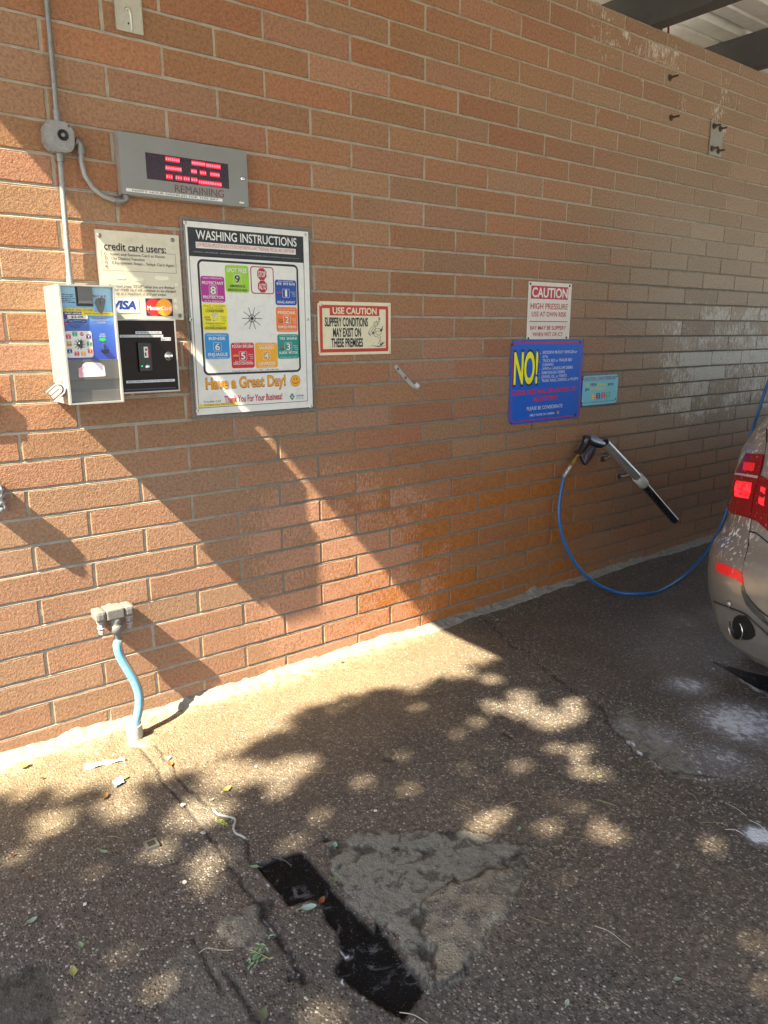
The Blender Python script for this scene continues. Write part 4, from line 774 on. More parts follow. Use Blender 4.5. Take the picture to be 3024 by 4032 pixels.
for cx_, cy_, cc, dg, s_ in ((460, 1102, (30, 150, 120), '9', 'Spot Free'), (525, 1103, (236, 230, 226), '', 'STOP'), (590, 1127, (90, 50, 140), '1', 'Bug Mag'), (597, 1195, (50, 150, 70), '2', 'Tire'), (604, 1262, (222, 60, 44), '3', 'Presoak'), (541, 1288, (226, 160, 40), '4', 'Soap'), (480, 1288, (204, 36, 50), '5', 'Foam'), (413, 1262, (34, 60, 140), '6', 'Rinse'), (408, 1195, (200, 130, 50), '7', 'Clear'), (401, 1128, (204, 50, 100), '8', 'Wax')):
    b = MB(); x_, z_ = PX(K2, cx_, cy_, Y); h_ = .0078; rrect(b, x_ - h_, x_ + h_, z_ - h_ * .98, z_ + h_ * .98, .0018, y - .0006, ink(*cc))
    if dg: put_text(b, dg, x_ - .0016, x_ + .0016, z_ - .0028, .0052, y - .001, WH, .04); put_text(b, s_, x_ - .0062, x_ + .0062, z_ + .0042, .0022, y - .001, WH, .03); put_text(b, ('Rinse', '', 'Remover', 'Engine', 'Soap', 'Wash', 'Brush', 'High', 'Coat', 'Protect')[('9', '', '1', '2', '3', '4', '5', '6', '7', '8').index(dg)], x_ - .0058, x_ + .0058, z_ - .0064, .0022, y - .001, WH, .03)
    else:
        b.poly([(x_ + .0066 * math.cos(R(22.5 + 45 * i)), y - .0009, z_ + .0068 * math.sin(R(22.5 + 45 * i))) for i in range(8)], RED); put_text(b, 'STOP', x_ - .005, x_ + .005, z_ - .0022, .0044, y - .0013, WH, .03)
    if dg == '7':
        for q, cq in enumerate(((60, 150, 70), (230, 210, 40), (220, 110, 30), (200, 40, 40))): rect(b, x_ - h_ + .001, x_ + h_ - .001, z_ + h_ * (.5 - .4 * q), z_ + h_ * (.9 - .4 * q), y - .0008, ink(*cq))
    b.build('number_square', dial)
b = MB(); strokes(b, K2, Y, y - .0006, [[(505 + 22 * math.cos(R(a_)), 1198 - 24 * math.sin(R(a_))), (505 + 50 * math.cos(R(a_)), 1198 - 54 * math.sin(R(a_)))] for a_ in range(0, 360, 36)], .0016, BLK); b.build('dial_marks', dial)
b = MB(); b.lathe([(.0085, 0), (.0085, .004), (.0075, .006), (.0065, .014), (0, .015)], (dcx, y - .0004, dcz), (0, -1, 0), M_black, 20); b.prism([(dcx - .003, dcz - .013), (dcx + .003, dcz - .013), (dcx + .0055, dcz + .010), (dcx + .001, dcz + .0155), (dcx - .004, dcz + .010)], y - .007, y - .021, M_black, .0012); b.build('selector_knob', t)
b = MB(); a = Q(K2, (490, 668), (620, 672), (628, 828), (497, 824), Y - .005); b.box((a[0] - .002, Y - .0095, a[2] + .002), (a[1], Y - .0003, z1 - tk - .001), M_steel_d, .001); b.box((a[0] - .0075, Y - .0022, a[2] - .006), (a[1] + .001, Y - .0004, z1 - tk - .0012), M_black); b.build('bill_slot_plate', t)
b = MB(); pts = [PX(K2, *q, Y) for q in ((660, 772), (712, 762), (742, 775), (744, 800), (732, 860), (722, 895), (712, 918), (694, 905), (662, 850), (650, 812))]; b.prism(pts[::-1], Y - .0035, Y - .0004, M_steel_d, .0006); x_, z_ = PX(K2, 698, 808, Y - .003); b.box((x_ - .0008, Y - .0041, z_ - .010), (x_ + .0010, Y - .0037, z_ + .010), M_black); b.box((x_ + .003, Y - .0044, z_ + .004), (x_ + .0065, Y - .0037, z_ + .008), M_galv); b.build('coin_slot_plate', t)
b = MB(); x_, z_ = PX(K2, 740, 1250, Y); cup = [(x_ + .0128 * math.cos(R(a_)), z_ + .0125 * math.sin(R(a_))) for a_ in range(180, 361, 15)]; b.prism(cup[::-1], Y - .009, Y - .0004, M_black, .0015); px_ = PX(K2, 731, 1215, Y); b.box((px_[0] - .0035, Y - .003, px_[1] - .007), (px_[0] + .0035, Y - .0003, px_[1] + .0085), M_steel_d, .0008); b.box((px_[0] - .0012, Y - .0034, px_[1] - .006), (px_[0] + .0014, Y - .0031, px_[1] + .006), M_black); b.build('coin_return', t)
zl = PX(K2, 640, 1527, Y)[1]
b = MB(); b.box((px0, Y - .0075, zl), (px1, Y - .0003, zmid - .0006), M_steel_d, .0008); b.build('door', t)
b = MB(); a = Q(K2, (487, 1368), (740, 1365), (748, 1500), (500, 1505), Y - .008); yy = Y - .0078
pts = [(a[0] + u * (a[1] - a[0]), a[2] + v * (a[3] - a[2])) for u, v in ((.03, 0), (.97, .02), (1, .1), (.98, .72), (.85, .95), (.55, .99), (.30, 1.), (.18, .86), (.16, .72), (.02, .60), (0, .06))]; b.poly([(q[0], yy, q[1]) for q in pts], ink(228, 220, 226))
pk = [(a[0] + u * (a[1] - a[0]), a[2] + v * (a[3] - a[2])) for u, v in ((.02, .03), (.16, .02), (.22, .30), (.12, .50), (.24, .66), (.20, .80), (.02, .58))]; b.poly([(q[0], yy - .0003, q[1]) for q in pk], ink(224, 160, 176)); b.build('sticker', t)
b = MB(); b.box((px0, Y - .0012, z0 + tk + .0006), (px1, Y - .0003, zl - .0008), M_steel_d); zq = PX(K2, 640, 1630, Y)[1]; b.box((px0 + .002, Y - .0030, z0 + tk + .002), (px1 - .004, Y - .0015, zq), M_steel_d, .0006); b.build('lower_door', t)
# chrome U-shaped padlock guard on the left side
b = MB(); ax, az = -.100, 1.350; out = []; inn = []
def upath(r, L, t0): 
    d = Vector((-.78, 0, -.62)).normalized(); n_ = Vector((-d.z, 0, d.x)); P = []
    for i in range(5): P.append(Vector((ax, 0, az)) + n_ * r + d * L * (1 - i / 4))
    for a_ in range(0, 181, 20): P.append(Vector((ax, 0, az)) + n_ * r * math.cos(R(a_)) - d * r * math.sin(R(a_)))
    for i in range(1, 5): P.append(Vector((ax, 0, az)) - n_ * r + d * L * .92 * (i / 4))
    return P
def band(b, P, y0, y1, tk, mt):
    n = len(P); vs = []
    for i, q in enumerate(P):
        tg = (P[min(i + 1, n - 1)] - P[max(i - 1, 0)]).normalized(); nn_ = Vector((-tg.z, 0, tg.x))
        for yy_, s_ in ((y0, 1), (y1, 1), (y1, -1), (y0, -1)): vs.append((q.x + nn_.x * tk / 2 * s_, yy_, q.z + nn_.z * tk / 2 * s_))
    fs = [(4 * i + j, 4 * i + (j + 1) % 4, 4 * i + 4 + (j + 1) % 4, 4 * i + 4 + j) for i in range(n - 1) for j in range(4)] + [(3, 2, 1, 0), (4 * n - 4, 4 * n - 3, 4 * n - 2, 4 * n - 1)]
    b.add(vs, fs, mt, False)
band(b, upath(.0190, .040, 0), -.172, -.120, .0050, M_chrome); band(b, upath(.0070, .034, 0), -.168, -.125, .0110, M_chrome)
b.box((-.088, -.119, 1.320), (-.0735, -.108, 1.378), M_steel, .002); b.build('padlock_guard', t)
# ================================================================== time display
t = thing('time_display', (.45, 0, 2.0), 'grey steel display box with glowing red dotted digits and a Happy Hour strip', 'display')
x0, x1, z0, z1 = .2085, .6940, 2.0015, 2.2035; Yf = -.050
b = MB(); b.box((x0, Yf + .004, z0 + .001), (x1, -.003, z1 - .001), M_steel, .001); b.box((x0 - .001, Yf + .0005, z0), (x1 + .001, Yf + .0035, z1), pm('brushed_face', (.24, .24, .225), .45, .5, .1, 8.), .0008); b.build('case', t)
M_win = pm('dark_red_lens', (.030, .004, .008), .22, 0, .3, 30.); a = Q(K1, (862, 903), (1357, 975), (1358, 1120), (873, 1062), Yf)
b = MB(); b.box((a[0], Yf - .0004, a[2]), (a[1], Yf + .0003, a[3]), M_win); b.build('window', t)
M_led = pm('red_led', (.9, .02, .03), .4, 0, .05, em=(1, .03, .04), es=3.2); M_glow = pm('led_glow', (.12, .004, .01), .4, em=(1, .0, .03), es=.17)
b = MB(); gl = MB()
segs = [((988, 941), (1060, 948), 7), ((1143, 962), (1213, 974), 8), ((1228, 975), (1303, 990), 8), ((988, 993), (1072, 1003), 9), ((1140, 1013), (1163, 1016), 3), ((1192, 1021), (1218, 1025), 3), ((1253, 1031), (1298, 1036), 5), ((992, 1044), (1018, 1048), 3), ((1048, 1050), (1075, 1055), 3), ((1095, 1056), (1120, 1061), 3), ((1140, 1062), (1165, 1067), 3), ((1185, 1076), (1310, 1094), 13)]
for p0, p1, n in segs:
    (ax_, az_), (bx_, bz_) = PX(K1, *p0, Yf), PX(K1, *p1, Yf); az_ = bz_ = (az_ + bz_) / 2
    rect(gl, ax_ - .004, bx_ + .004, az_ - .0105, az_ + .0060, Yf - .0006, M_glow)
    for i in range(n):
        x_ = ax_ + (bx_ - ax_) * i / (n - 1)
        for dz in (0, -.0042): disc(b, x_, az_ + dz, .0021, Yf - .0009, M_led, 8)
gl.build('digit_glow', t); b.build('led_digits', t)
b = MB(); T(b, K1, 'REMAINING', (1040, 1140), (1330, 1172), 42, Yf, ink(104, 44, 48), .0, lay=.0002)
for q in ((1130, 1120), (1180, 1150), (1060, 1130), (1290, 1165), (1225, 1150)):
    x_, z_ = PX(K1, *q, Yf); b.poly([(x_ + .007 * math.cos(a_) * rng.uniform(.4, 1.2), Yf - .0006, z_ + .005 * math.sin(a_) * rng.uniform(.4, 1.2)) for a_ in [R(36 * i) for i in range(10)]][::-1], M_steel_d)
b.build('worn_lettering', t)
b = MB(); a = Q(K1, (748, 1113), (1320, 1183), (1322, 1200), (749, 1134), Yf); rect(b, *a, Yf - .0003, WH); put_text(b, 'HAPPY HOUR DISABLED FOR THIS BAY', a[0] + .022, a[1] - .016, a[2] + .0022, a[3] - a[2] - .0042, Yf - .0007, BLK, .008); b.build('label_strip', t)
b = MB(); x_, z_ = PX(K1, 1436, 1204, Yf); rrect(b, x_ - .0105, x_ + .010, z_ - .0028, z_ + .0032, .002, Yf - .0003, WH); b.build('sticker', t)
x_, z_ = PX(K1, 1440, 1060, Yf); b = MB(); b.lathe([(.0085, 0), (.0085, .003), (.0068, .005), (.003, .005), (0, .0045)], (x_, Yf, z_), (0, -1, 0), M_chrome, 20); disc(b, x_, z_, .0022, Yf - .0053, BLK, 8); b.build('lock', t)
# ================================================================== conduit and junction box
yb = -.0205
b = MB(); b.tube([(.0275, yb, 2.87), (.026, yb, 2.6), (.0235, yb, 2.35), (.0215, yb, 2.235)], .0088, M_galv, 16); b.tube([(.0215, yb, 2.243), (.0214, yb, 2.205)], [.0125, .0115], M_galv, 14)
tag(b.build('electrical_conduit'), 'thin weathered grey conduit running up the wall above the round junction box', 'conduit')
b = MB(); b.tube([(.0185, yb, 2.10), (.0155, yb, 1.95), (.0125, yb, 1.80), (.0105, yb, 1.686)], .0088, M_galv_l, 16); b.tube([(.0187, yb, 2.118), (.0183, yb, 2.085)], .013, M_galv, 8); b.tube([(.0112, yb, 1.722), (.0108, yb, 1.700)], .0115, M_galv_l, 16); b.tube([(.0108, yb, 1.700), (.0106, yb, 1.6855)], .0140, M_galv_l, 8)
tag(b.build('electrical_conduit'), 'thin grey conduit dropping from the junction box into the coin box top', 'conduit')
t = thing('junction_box', (.018, 0, 2.16), 'weathered grey eight-sided junction box with a black round plug left of the display', 'junction box')
b = MB(); cx, cz = .0165, 2.1585; hx, hz, ch = .0470, .0470, .020
oc = [(cx - hx + ch, cz - hz), (cx + hx - ch, cz - hz), (cx + hx, cz - hz + ch), (cx + hx, cz + hz - ch), (cx + hx - ch, cz + hz), (cx - hx + ch, cz + hz), (cx - hx, cz + hz - ch), (cx - hx, cz - hz + ch)]
b.prism(oc, -.052, -.003, M_galv_l, .005, smooth=False); b.build('body', t)
b = MB(); b.lathe([(.0175, 0), (.0175, .002), (.0145, .0025), (.0145, .0015), (0, .0015)], (cx + .010, -.0522, cz + .004), (0, -1, 0), M_blackm, 26); disc(b, cx + .010, cz + .004, .006, -.0545, M_galv, 12); b.build('plug', t)
b = MB(); x_, z_ = cx + .031, cz + .034; b.lathe([(.0055, 0), (.005, .002), (.0025, .002), (.002, -.001), (0, -.001)], (x_, -.0522, z_), (0, -1, 0), M_galv, 12); disc(b, x_, z_, .0025, -.0545, BLK, 8); b.build('screw', t)
b = MB()
P_ = [PX(K1, *q, -.03) for q in ((458, 838), (480, 860), (482, 905), (485, 960), (505, 1040), (550, 1110), (610, 1160), (690, 1190), (770, 1190))]
b.tube([(x_, -.026, z_) for x_, z_ in P_[2:8]], .0085, M_galv_l, 16, caps=False)
b.tube([(P_[0][0] - .004, -.026, P_[0][1] + .002), (P_[0][0] + .006, -.026, P_[0][1] - .002), (P_[1][0], -.026, P_[1][1]), (P_[2][0], -.026, P_[2][1])], .0125, M_galv, 14)
b.tube([(P_[2][0], -.026, P_[2][1] + .012), (P_[2][0] + .0003, -.026, P_[2][1] - .006)], .0145, M_galv, 8)
xe, ze = P_[7]; b.tube([(xe - .004, -.026, ze), (xe + .012, -.026, ze)], .0150, M_galv, 8); b.tube([(xe + .010, -.026, ze), (xe + .026, -.026, ze + .001), (xe + .036, -.026, ze + .009), (xe + .036, -.026, 2.001)], .0125, M_galv, 14)
tag(b.build('flexible_conduit'), 'curved grey conduit sweeping from the junction box to under the display', 'conduit')
# ================================================================== brackets, hooks, bolts
t = thing('mounting_bracket', (.295, 0, 2.53), 'cream metal bracket plate with drilled holes at the top edge near the conduit', 'bracket')
b = MB(); b.box((.2465, -.006, 2.532), (.3395, -.003, 2.745), M_alu, .0006); b.box((.2465, -.012, 2.532), (.2485, -.0062, 2.745), M_alu); b.box((.3375, -.012, 2.532), (.3395, -.0062, 2.745), M_alu)
b.tube([(.302, -.0062, 2.535), (.302, -.0062, 2.585), (.297, -.0062, 2.602), (.288, -.0062, 2.603), (.283, -.0062, 2.596)], [.005, .005, .006, .006, .004], M_alu, 8); b.build('plate', t)
for x_, z_, r_ in ((.262, 2.553, .006), (.325, 2.553, .0055), (.291, 2.558, .0035), (.262, 2.66, .006), (.318, 2.665, .006), (.289, 2.655, .005)): b = MB(); disc(b, x_, z_, r_, -.0064, M_black, 14); b.lathe([(r_ * 1.3, 0), (r_ * 1.2, .001), (r_, .001)], (x_, -.0060, z_), (0, -1, 0), M_alu, 16) if r_ > .004 else None; b.build('hole', t)
t = thing('wall_hook', (1.52, 0, 1.26), 'bare aluminium strap hook slanting on the wall right of the Use Caution sign', 'hook')
b = MB(); A_ = [PX(K4c, *q, -.004) for q in ((748, 900), (728, 925), (870, 1090), (893, 1075))]
a0 = Vector((A_[0][0], 0, A_[0][1])); a1 = Vector((A_[1][0], 0, A_[1][1])); d_ = (Vector((A_[2][0], 0, A_[2][1])) - a1); wv = a0 - a1; tip = a1 + d_ * 1.04
def strap(b, P, wv, tk, mt):
    n = len(P); vs = []
    for i, q in enumerate(P):
        tg = (P[min(i + 1, n - 1)] - P[max(i - 1, 0)]).normalized(); nn_ = tg.cross(wv).normalized()
        for s_, u in ((0, 1), (1, 1), (1, -1), (0, -1)): vs.append(q + wv * s_ + nn_ * tk / 2 * u)
    b.add(vs, [(4 * i + j, 4 * i + (j + 1) % 4, 4 * i + 4 + (j + 1) % 4, 4 * i + 4 + j) for i in range(n - 1) for j in range(4)] + [(3, 2, 1, 0), (4 * n - 4, 4 * n - 3, 4 * n - 2, 4 * n - 1)], mt)
dn = d_.normalized(); P = [a1 + Vector((0, -.0035, 0)), a1 + d_ * .5 + Vector((0, -.0035, 0)), a1 + d_ * .9 + Vector((0, -.004, 0))]
for a_ in range(15, 91, 15): P.append(a1 + d_ * .9 + dn * .024 * math.sin(R(a_)) + Vector((0, -.004 - .024 * (1 - math.cos(R(a_))), 0)))
P.append(P[-1] + Vector((0, -.012, 0))); e_ = P[-1]; 
for a_ in range(30, 121, 30): P.append(e_ + Vector((0, -.006 * math.sin(R(a_)), 0)) - dn * .006 * (1 - math.cos(R(a_))))
P.append(P[-1] - dn * .018 + Vector((0, .004, 0)))
strap(b, P, wv, .0035, M_alu); b.build('strap', t)
for f_ in (.15, .58): q = a1 + d_ * f_ + wv * .5; screw(t, q.x, -.0055, q.z, .0068, M_steel_d)
t = thing('anchor_plate', (4.05, 0, 2.62), 'small pale metal plate held by four rusty bolts high on the right', 'bracket')
b = MB(); b.box((3.979, -.008, 2.622), (4.125, -.003, 2.818), pm('dull_plate', (.30, .29, .25), .6, .3, .15, 20., dirt=.3), .001); b.build('plate', t)
def bolt(b, x, z, yb, L=.045, r=.0055):
    b.tube([(x, yb, z), (x, yb - L, z)], r, M_bolt, 10); b.lathe([(.0145, 0), (.0145, .009), (.012, .011), (r, .011)], (x, yb, z), (0, -1, 0), M_bolt, 6, smooth=False); b.lathe([(.019, -.002), (.019, 0)], (x, yb, z), (0, -1, 0), M_bolt, 16)
for x_, z_ in ((4.008, 2.79), (4.083, 2.785), (4.007, 2.66), (4.083, 2.655)): b = MB(); bolt(b, x_, z_, -.0085); b.build('bolt', t)
b = MB(); bolt(b, 3.50, 2.975, 0, .055, .006); tag(b.build('anchor_bolt'), 'upper of two lone rusty bolts sticking out of the wall, top right', 'bolt')
b = MB(); bolt(b, 3.545, 2.768, 0, .055, .006); tag(b.build('anchor_bolt'), 'lower of two lone rusty bolts sticking out of the wall, top right', 'bolt')
# ================================================================== gun holster tube
t = thing('gun_holster', (3.3, -.1, .3), 'slanting steel tube with white coupling and black lower pipe, holding the spray gun', 'holster')
Yt = -.088
def tp(x, y, Y=Yt): q = W(*KR(x, y), Y); return Vector((q[0], Y, q[2]))
s0 = tp(325, 712); s1 = tp(600, 1000, -.086); s2 = tp(898, 1345, -.080); M_ss = pm('tube_steel', (.50, .50, .48), .3, .65, .15, 12., bump=.0001)
dv = (s1 - s0).normalized()
b = MB(); r_ = .0285; b.tube([s0.lerp(s1, i / 16) for i in range(17)], r_, M_ss, 36, caps=False); b.tube([s0.lerp(s1, i / 6) for i in range(7)], r_ - .0030, M_steel_d, 28, caps=False)
up = dv.orthogonal().normalized(); vv = dv.cross(up); n = 28; vs = []
for rr_ in (r_, r_ - .0025): vs += [s0 + rr_ * (math.cos(2 * math.pi * j / n) * up + math.sin(2 * math.pi * j / n) * vv) for j in range(n)]
b.add(vs, [(j, (j + 1) % n, n + (j + 1) % n, n + j) for j in range(n)], M_ss); b.build('steel_tube', t)
M_cpl = pm('white_coupling', (.62, .62, .58), .45, 0, .1, 20., dirt=.3)
b = MB(); c0 = s0.lerp(s1, .955); dv2 = (s2 - s1).normalized(); c1 = s1 + dv2 * .082; b.tube([c0, c0 + dv2 * .004, c1 - dv2 * .004, c1], [.033, .0355, .0355, .033], M_cpl, 28); b.build('coupling', t)
b = MB(); M_bp = pm('black_pipe', (.012, .013, .017), .28, 0, .2, 20., coat=.5); b.tube([(c1 - dv2 * .01).lerp(s2, i / 16) for i in range(17)], .0262, M_bp, 36, caps=False); b.tube([c1.lerp(s2, i / 6) for i in range(7)], .0225, M_bp, 28, caps=False); b.build('black_pipe', t)
for fx, fz, f_ in ((3.100, .765, .33), (3.285, .632, .86)):
    b = MB(); q = s0.lerp(s1, f_); b.box((fx - .022, -.006, fz - .024), (fx + .016, -.002, fz + .022), M_galv, .001); b.tube([(fx - .004, -.008, fz), (fx + .012, -.03, fz - .002), (q.x - .015, -.055, q.z - .012), (q.x, Yt + .02, q.z)], .009, M_galv, 10); bolt(b, fx - .006, fz - .004, -.006, .012, .004); b.build('clamp', t)
# ================================================================== spray gun, hose
Yg = -.100
t = thing('spray_gun', (2.9, Yg, .75), 'black pressure spray gun with a blue trigger, its nose stuck in the holster mouth', 'spray gun')
def gp(l, Y=Yg): return [PX(KG, *q, Y) for q in l]
M_gun = pm('gun_plastic', (.014, .015, .018), .3, 0, .25, 30., coat=.35, bump=.0003, bs=260.)
b = MB()
b.prism(gp([(300, 96), (322, 84), (352, 86), (388, 94), (430, 112), (466, 138), (500, 156), (492, 186), (462, 206), (420, 208), (382, 190), (346, 176), (325, 200), (305, 232), (282, 262), (252, 258), (228, 268), (214, 262), (216, 242), (246, 238), (266, 208), (290, 168), (302, 140)])[::-1], Yg - .017, Yg + .017, M_gun, .005, True)
b.build('body', t)
b = MB(); gpt = lambda l: [(x_, Yg, z_) for x_, z_ in gp(l)]
b.tube(gpt([(236, 250), (254, 262), (264, 290), (280, 330), (296, 362), (312, 370), (332, 350), (362, 312), (388, 266), (402, 226), (410, 198)]), [.008, .009, .008, .0085, .009, .009, .009, .009, .009, .009, .008], M_gun, 12); b.build('trigger_guard', t)
M_trig = pm('blue_trigger', (.035, .07, .20), .35, 0, .1, 30., coat=.3); b = MB(); b.tube(gpt([(398, 205), (372, 212), (348, 230), (332, 262), (322, 300), (312, 345)]), [.007, .009, .008, .007, .006, .004], M_trig, 12); b.build('trigger', t)
b = MB(); q = gpt([(305, 110), (345, 104)]); b.lathe([(.006, 0), (.006, .004), (0, .005)], (q[0][0] + .008, Yg - .0175, q[0][2] - .01), (0, -1, 0), M_steel_d, 10); b.build('screw', t)
b = MB(); F_ = [Vector(q) for q in gpt([(240, 274), (216, 318), (192, 356), (165, 392)])]
dd = (F_[3] - F_[0]); L = dd.length; prof = [(.009, 0), (.013, .02), (.013, .16), (.009, .18), (.009, .28), (.0125, .30), (.0125, .42), (.010, .44), (.010, .50), (.0145, .52), (.0145, .80), (.010, .82), (.010, .9), (.012, .92), (.012, 1.0)]
b.lathe([(r_, h_ * L) for r_, h_ in prof], F_[0], dd, M_brass, 8, smooth=False); b.build('brass_fitting', t)
hz_ = [Vector(q) for q in gpt([(165, 392), (140, 428), (118, 462), (100, 495)])]; dd = hz_[3] - hz_[0]; L = dd.length
# hose
t2 = thing('pressure_hose', (3.1, -.3, .01), 'blue hose looping from the spray gun to the floor and up behind the car', 'hose')
def hp(x, y, Y): q = W(x * D, y * D, Y); return (q[0], Y, max(q[2], .0095))
path = [tuple(hz_[3]), hp(1214, 1050, -.105), hp(1207, 1090, -.115), hp(1208, 1125, -.128), hp(1215, 1160, -.145), hp(1226, 1190, -.17), hp(1240, 1213, -.195), hp(1256, 1234, -.22), hp(1275, 1252, -.25), hp(1300, 1268, -.275)]
for x, y in ((1330, 1279), (1365, 1283), (1400, 1282), (1426, 1277)):
    q = FL(x * D, y * D, .0095); path.append(tuple(q))
for q, Y_ in (((100, 860), -.40), ((150, 820), -.405), ((200, 770), -.41), ((240, 716), -.42), ((280, 650), -.43), ((312, 580), -.44), ((340, 500), -.45), ((375, 395), -.46), ((410, 280), -.47), ((440, 180), -.49), ((470, 90), -.51), ((500, 0), -.54)):
    w_ = W(*KC(*q), Y_); path.append((w_[0], Y_, w_[2]))
def smooth(P, it=3, fix=1):
    P = [Vector(p) for p in P]
    out = []
    for i in range(len(P) - 1):
        p0, p1, p2, p3 = P[max(i - 1, 0)], P[i], P[i + 1], P[min(i + 2, len(P) - 1)]
        for j in range(5):
            s_ = j / 5; out.append(.5 * ((2 * p1) + (p2 - p0) * s_ + (2 * p0 - 5 * p1 + 4 * p2 - p3) * s_ ** 2 + (3 * p1 - p0 - 3 * p2 + p3) * s_ ** 3))
    out.append(P[-1])
    for _ in range(it): out = [out[0]] + [(out[i - 1] + out[i] * 2 + out[i + 1]) / 4 for i in range(1, len(out) - 1)] + [out[-1]]
    return out
lx, ly, lz = path[-1]; path += [(lx + .12, -.62, lz + .55), (lx + .30, -.95, lz + 1.15), (lx + .42, -1.35, 2.75), (lx + .40, -1.75, 2.98)]
sp_ = smooth(path, 8)
b = MB(); b.tube(sp_, .0098, M_blue, 14); b.build('hose_line', t2)
b = MB(); b.lathe([(.0115, 0), (.0115, .35 * L), (.009, .37 * L), (.0135, .40 * L), (.0135, .55 * L), (.0105, .58 * L), (.0105, 1.05 * L)], hz_[0], dd, M_steel, 12); b.build('steel_ferrule', t2)
b = MB(); b.lathe([(.03, 0), (.03, .12), (.06, .13), (.06, .2)], (lx + .40, -1.75, 2.98), (0, 0, 1), M_galv, 14); b.tube([(lx + .40, -1.75, 3.17), (lx + .40, -1.75, 3.12)], .09, M_galv, 16); tag(b.build('ceiling_swivel'), 'grey swivel fitting under a roof beam that carries the blue hose', 'hose fitting')
# ================================================================== lower left wash fixture with hose stub
t = thing('wall_faucet', (.04, -.06, .42), 'corroded grey tee fitting with two ribbed outlets low on the sunlit wall', 'faucet')
M_fix = pm('corroded_fitting', (.19, .19, .18), .65, .3, .3, 60., bump=.0015, bs=90., dirt=.4, dcol=(.16, .14, .12)); M_scale = pm('pink_scale', (.36, .30, .28), .85, 0, .25, 80., bump=.002, bs=90.)
Yx = -.060
def lp(x, y, Y=Yx): q = W(*KL(x, y), Y); return Vector((q[0], Y, q[2]))
b = MB(); c0, c1 = lp(708, 1150), lp(822, 1105); cz_ = (c0.z + c1.z) / 2
b.box((c0.x, Yx - .022, cz_ - .020), (c1.x, -.006, cz_ + .020), M_fix, .005); b.tube([(c0.lerp(c1, .5).x, Yx + .015, cz_), (c0.lerp(c1, .5).x, 0, cz_)], .014, M_fix, 12); b.lathe([(.021, 0), (.021, .004), (.016, .008)], (c0.lerp(c1, .5).x, -.001, cz_), (0, -1, 0), M_fix, 20); b.build('tee_body', t)
for q0, bs_ in (((670, 1152), (676, 1200)), ((858, 1098), (870, 1155))):
    b = MB(); a_ = lp(*q0); c_ = lp(*bs_); b.box((a_.x - .020, Yx - .020, cz_ - .021), (a_.x + .019, -.004, cz_ + .019), M_fix, .011); el = b.build('outlet_elbow', t)
    b = MB(); z_ = cz_ - .021; prof = []
    for i in range(4): prof += [(.0125 + .004 * (i % 2 == 0), .0135 * i), (.0150 - .0015 * i, .0135 * i + .008), (.0105, .0135 * i + .0115)]
    b.lathe(prof, (a_.x, Yx, z_), (0, 0, -1), M_scale, 8, smooth=False); b.build('ribbed_barb', el)
b = MB(); mx_ = lp(775, 1160).x; zt = cz_ - .018; b.lathe([(.020, 0), (.022, .006), (.023, .020), (.019, .026), (.024, .030), (.024, .058), (.016, .062), (.0135, .064), (.0135, .115)], (mx_, Yx, zt), (0, 0, -1), M_fix, 14); b.build('down_adapter', t)
hpth = [(mx_, Yx, zt - .10)] + [tuple(lp(x_, y_, Y_)) for x_, y_, Y_ in ((783, 1345, -.072), (800, 1415, -.08), (835, 1480, -.09), (872, 1540, -.10), (905, 1600, -.108), (926, 1660, -.115), (932, 1720, -.12), (925, 1790, -.125))]
cupx, cupy = .052, -.140; hpth += [(cupx + .004, cupy + .004, .05), (cupx, cupy, .006)]
M_lh = pm('light_blue_hose', (.11, .31, .46), .45, 0, .1, 30., dirt=.25, dcol=(.36, .34, .26)); t3 = thing('drain_hose', (.05, -.1, .05), 'light blue and white hose running from the corroded faucet down into the floor cup', 'hose')
sp_ = smooth(hpth, 4); b = MB(); b.tube(sp_, .0158, M_lh, 16); b.build('hose_line', t3)
b = MB(); M_wh = pm('hose_grey_side', (.30, .28, .24), .6, 0, .15, 50., dirt=.3); n_ = len(sp_); b.tube([q + Vector((.0062, -.0005, 0)) for q in sp_[1:]], .0128, M_wh, 14); b.build('pale_stripe', t3)
b = MB(); b.lathe([(.030, 0), (.031, .052), (.0305, .055), (.0265, .055), (.026, .012), (0, .012)], (cupx, cupy, 0.0), (0, 0, 1), pm('pvc_cup', (.36, .355, .33), .5, 0, .1, 30., dirt=.35), 28); tag(b.build('pipe_cup'), 'short white plastic pipe cup in the floor that swallows the light blue hose', 'pipe')
# left edge fittings, half out of the picture
t = thing('hose_bracket', (-.30, 0, .93), 'grey metal clip with loops of wire cut by the left edge of the photo', 'bracket')
b = MB(); b.box((-.345, -.030, .950), (-.283, -.002, 1.035), M_galv_l, .003); b.build('clip', t)
b = MB()
for i in range(4): b.lathe([(.018, 0), (.022, .008), (.018, .016)], (-.300, -.034, 1.018 - .022 * i), (.2, -.2, -1), M_galv_l, 12)
b.tube([(-.32, -.03, 1.062), (-.298, -.042, 1.050), (-.288, -.050, 1.02), (-.293, -.048, .98), (-.284, -.05, .955), (-.292, -.044, .935)], .0055, M_galv_l, 10); b.build('wire_coil', t)
b = MB(); b.box((-.36, -.018, 1.262), (-.2585, -.003, 1.345), M_alu, .001); tag(b.build('wall_plate'), 'bare metal plate edge at the far left just below the middle of the photo', 'plate')
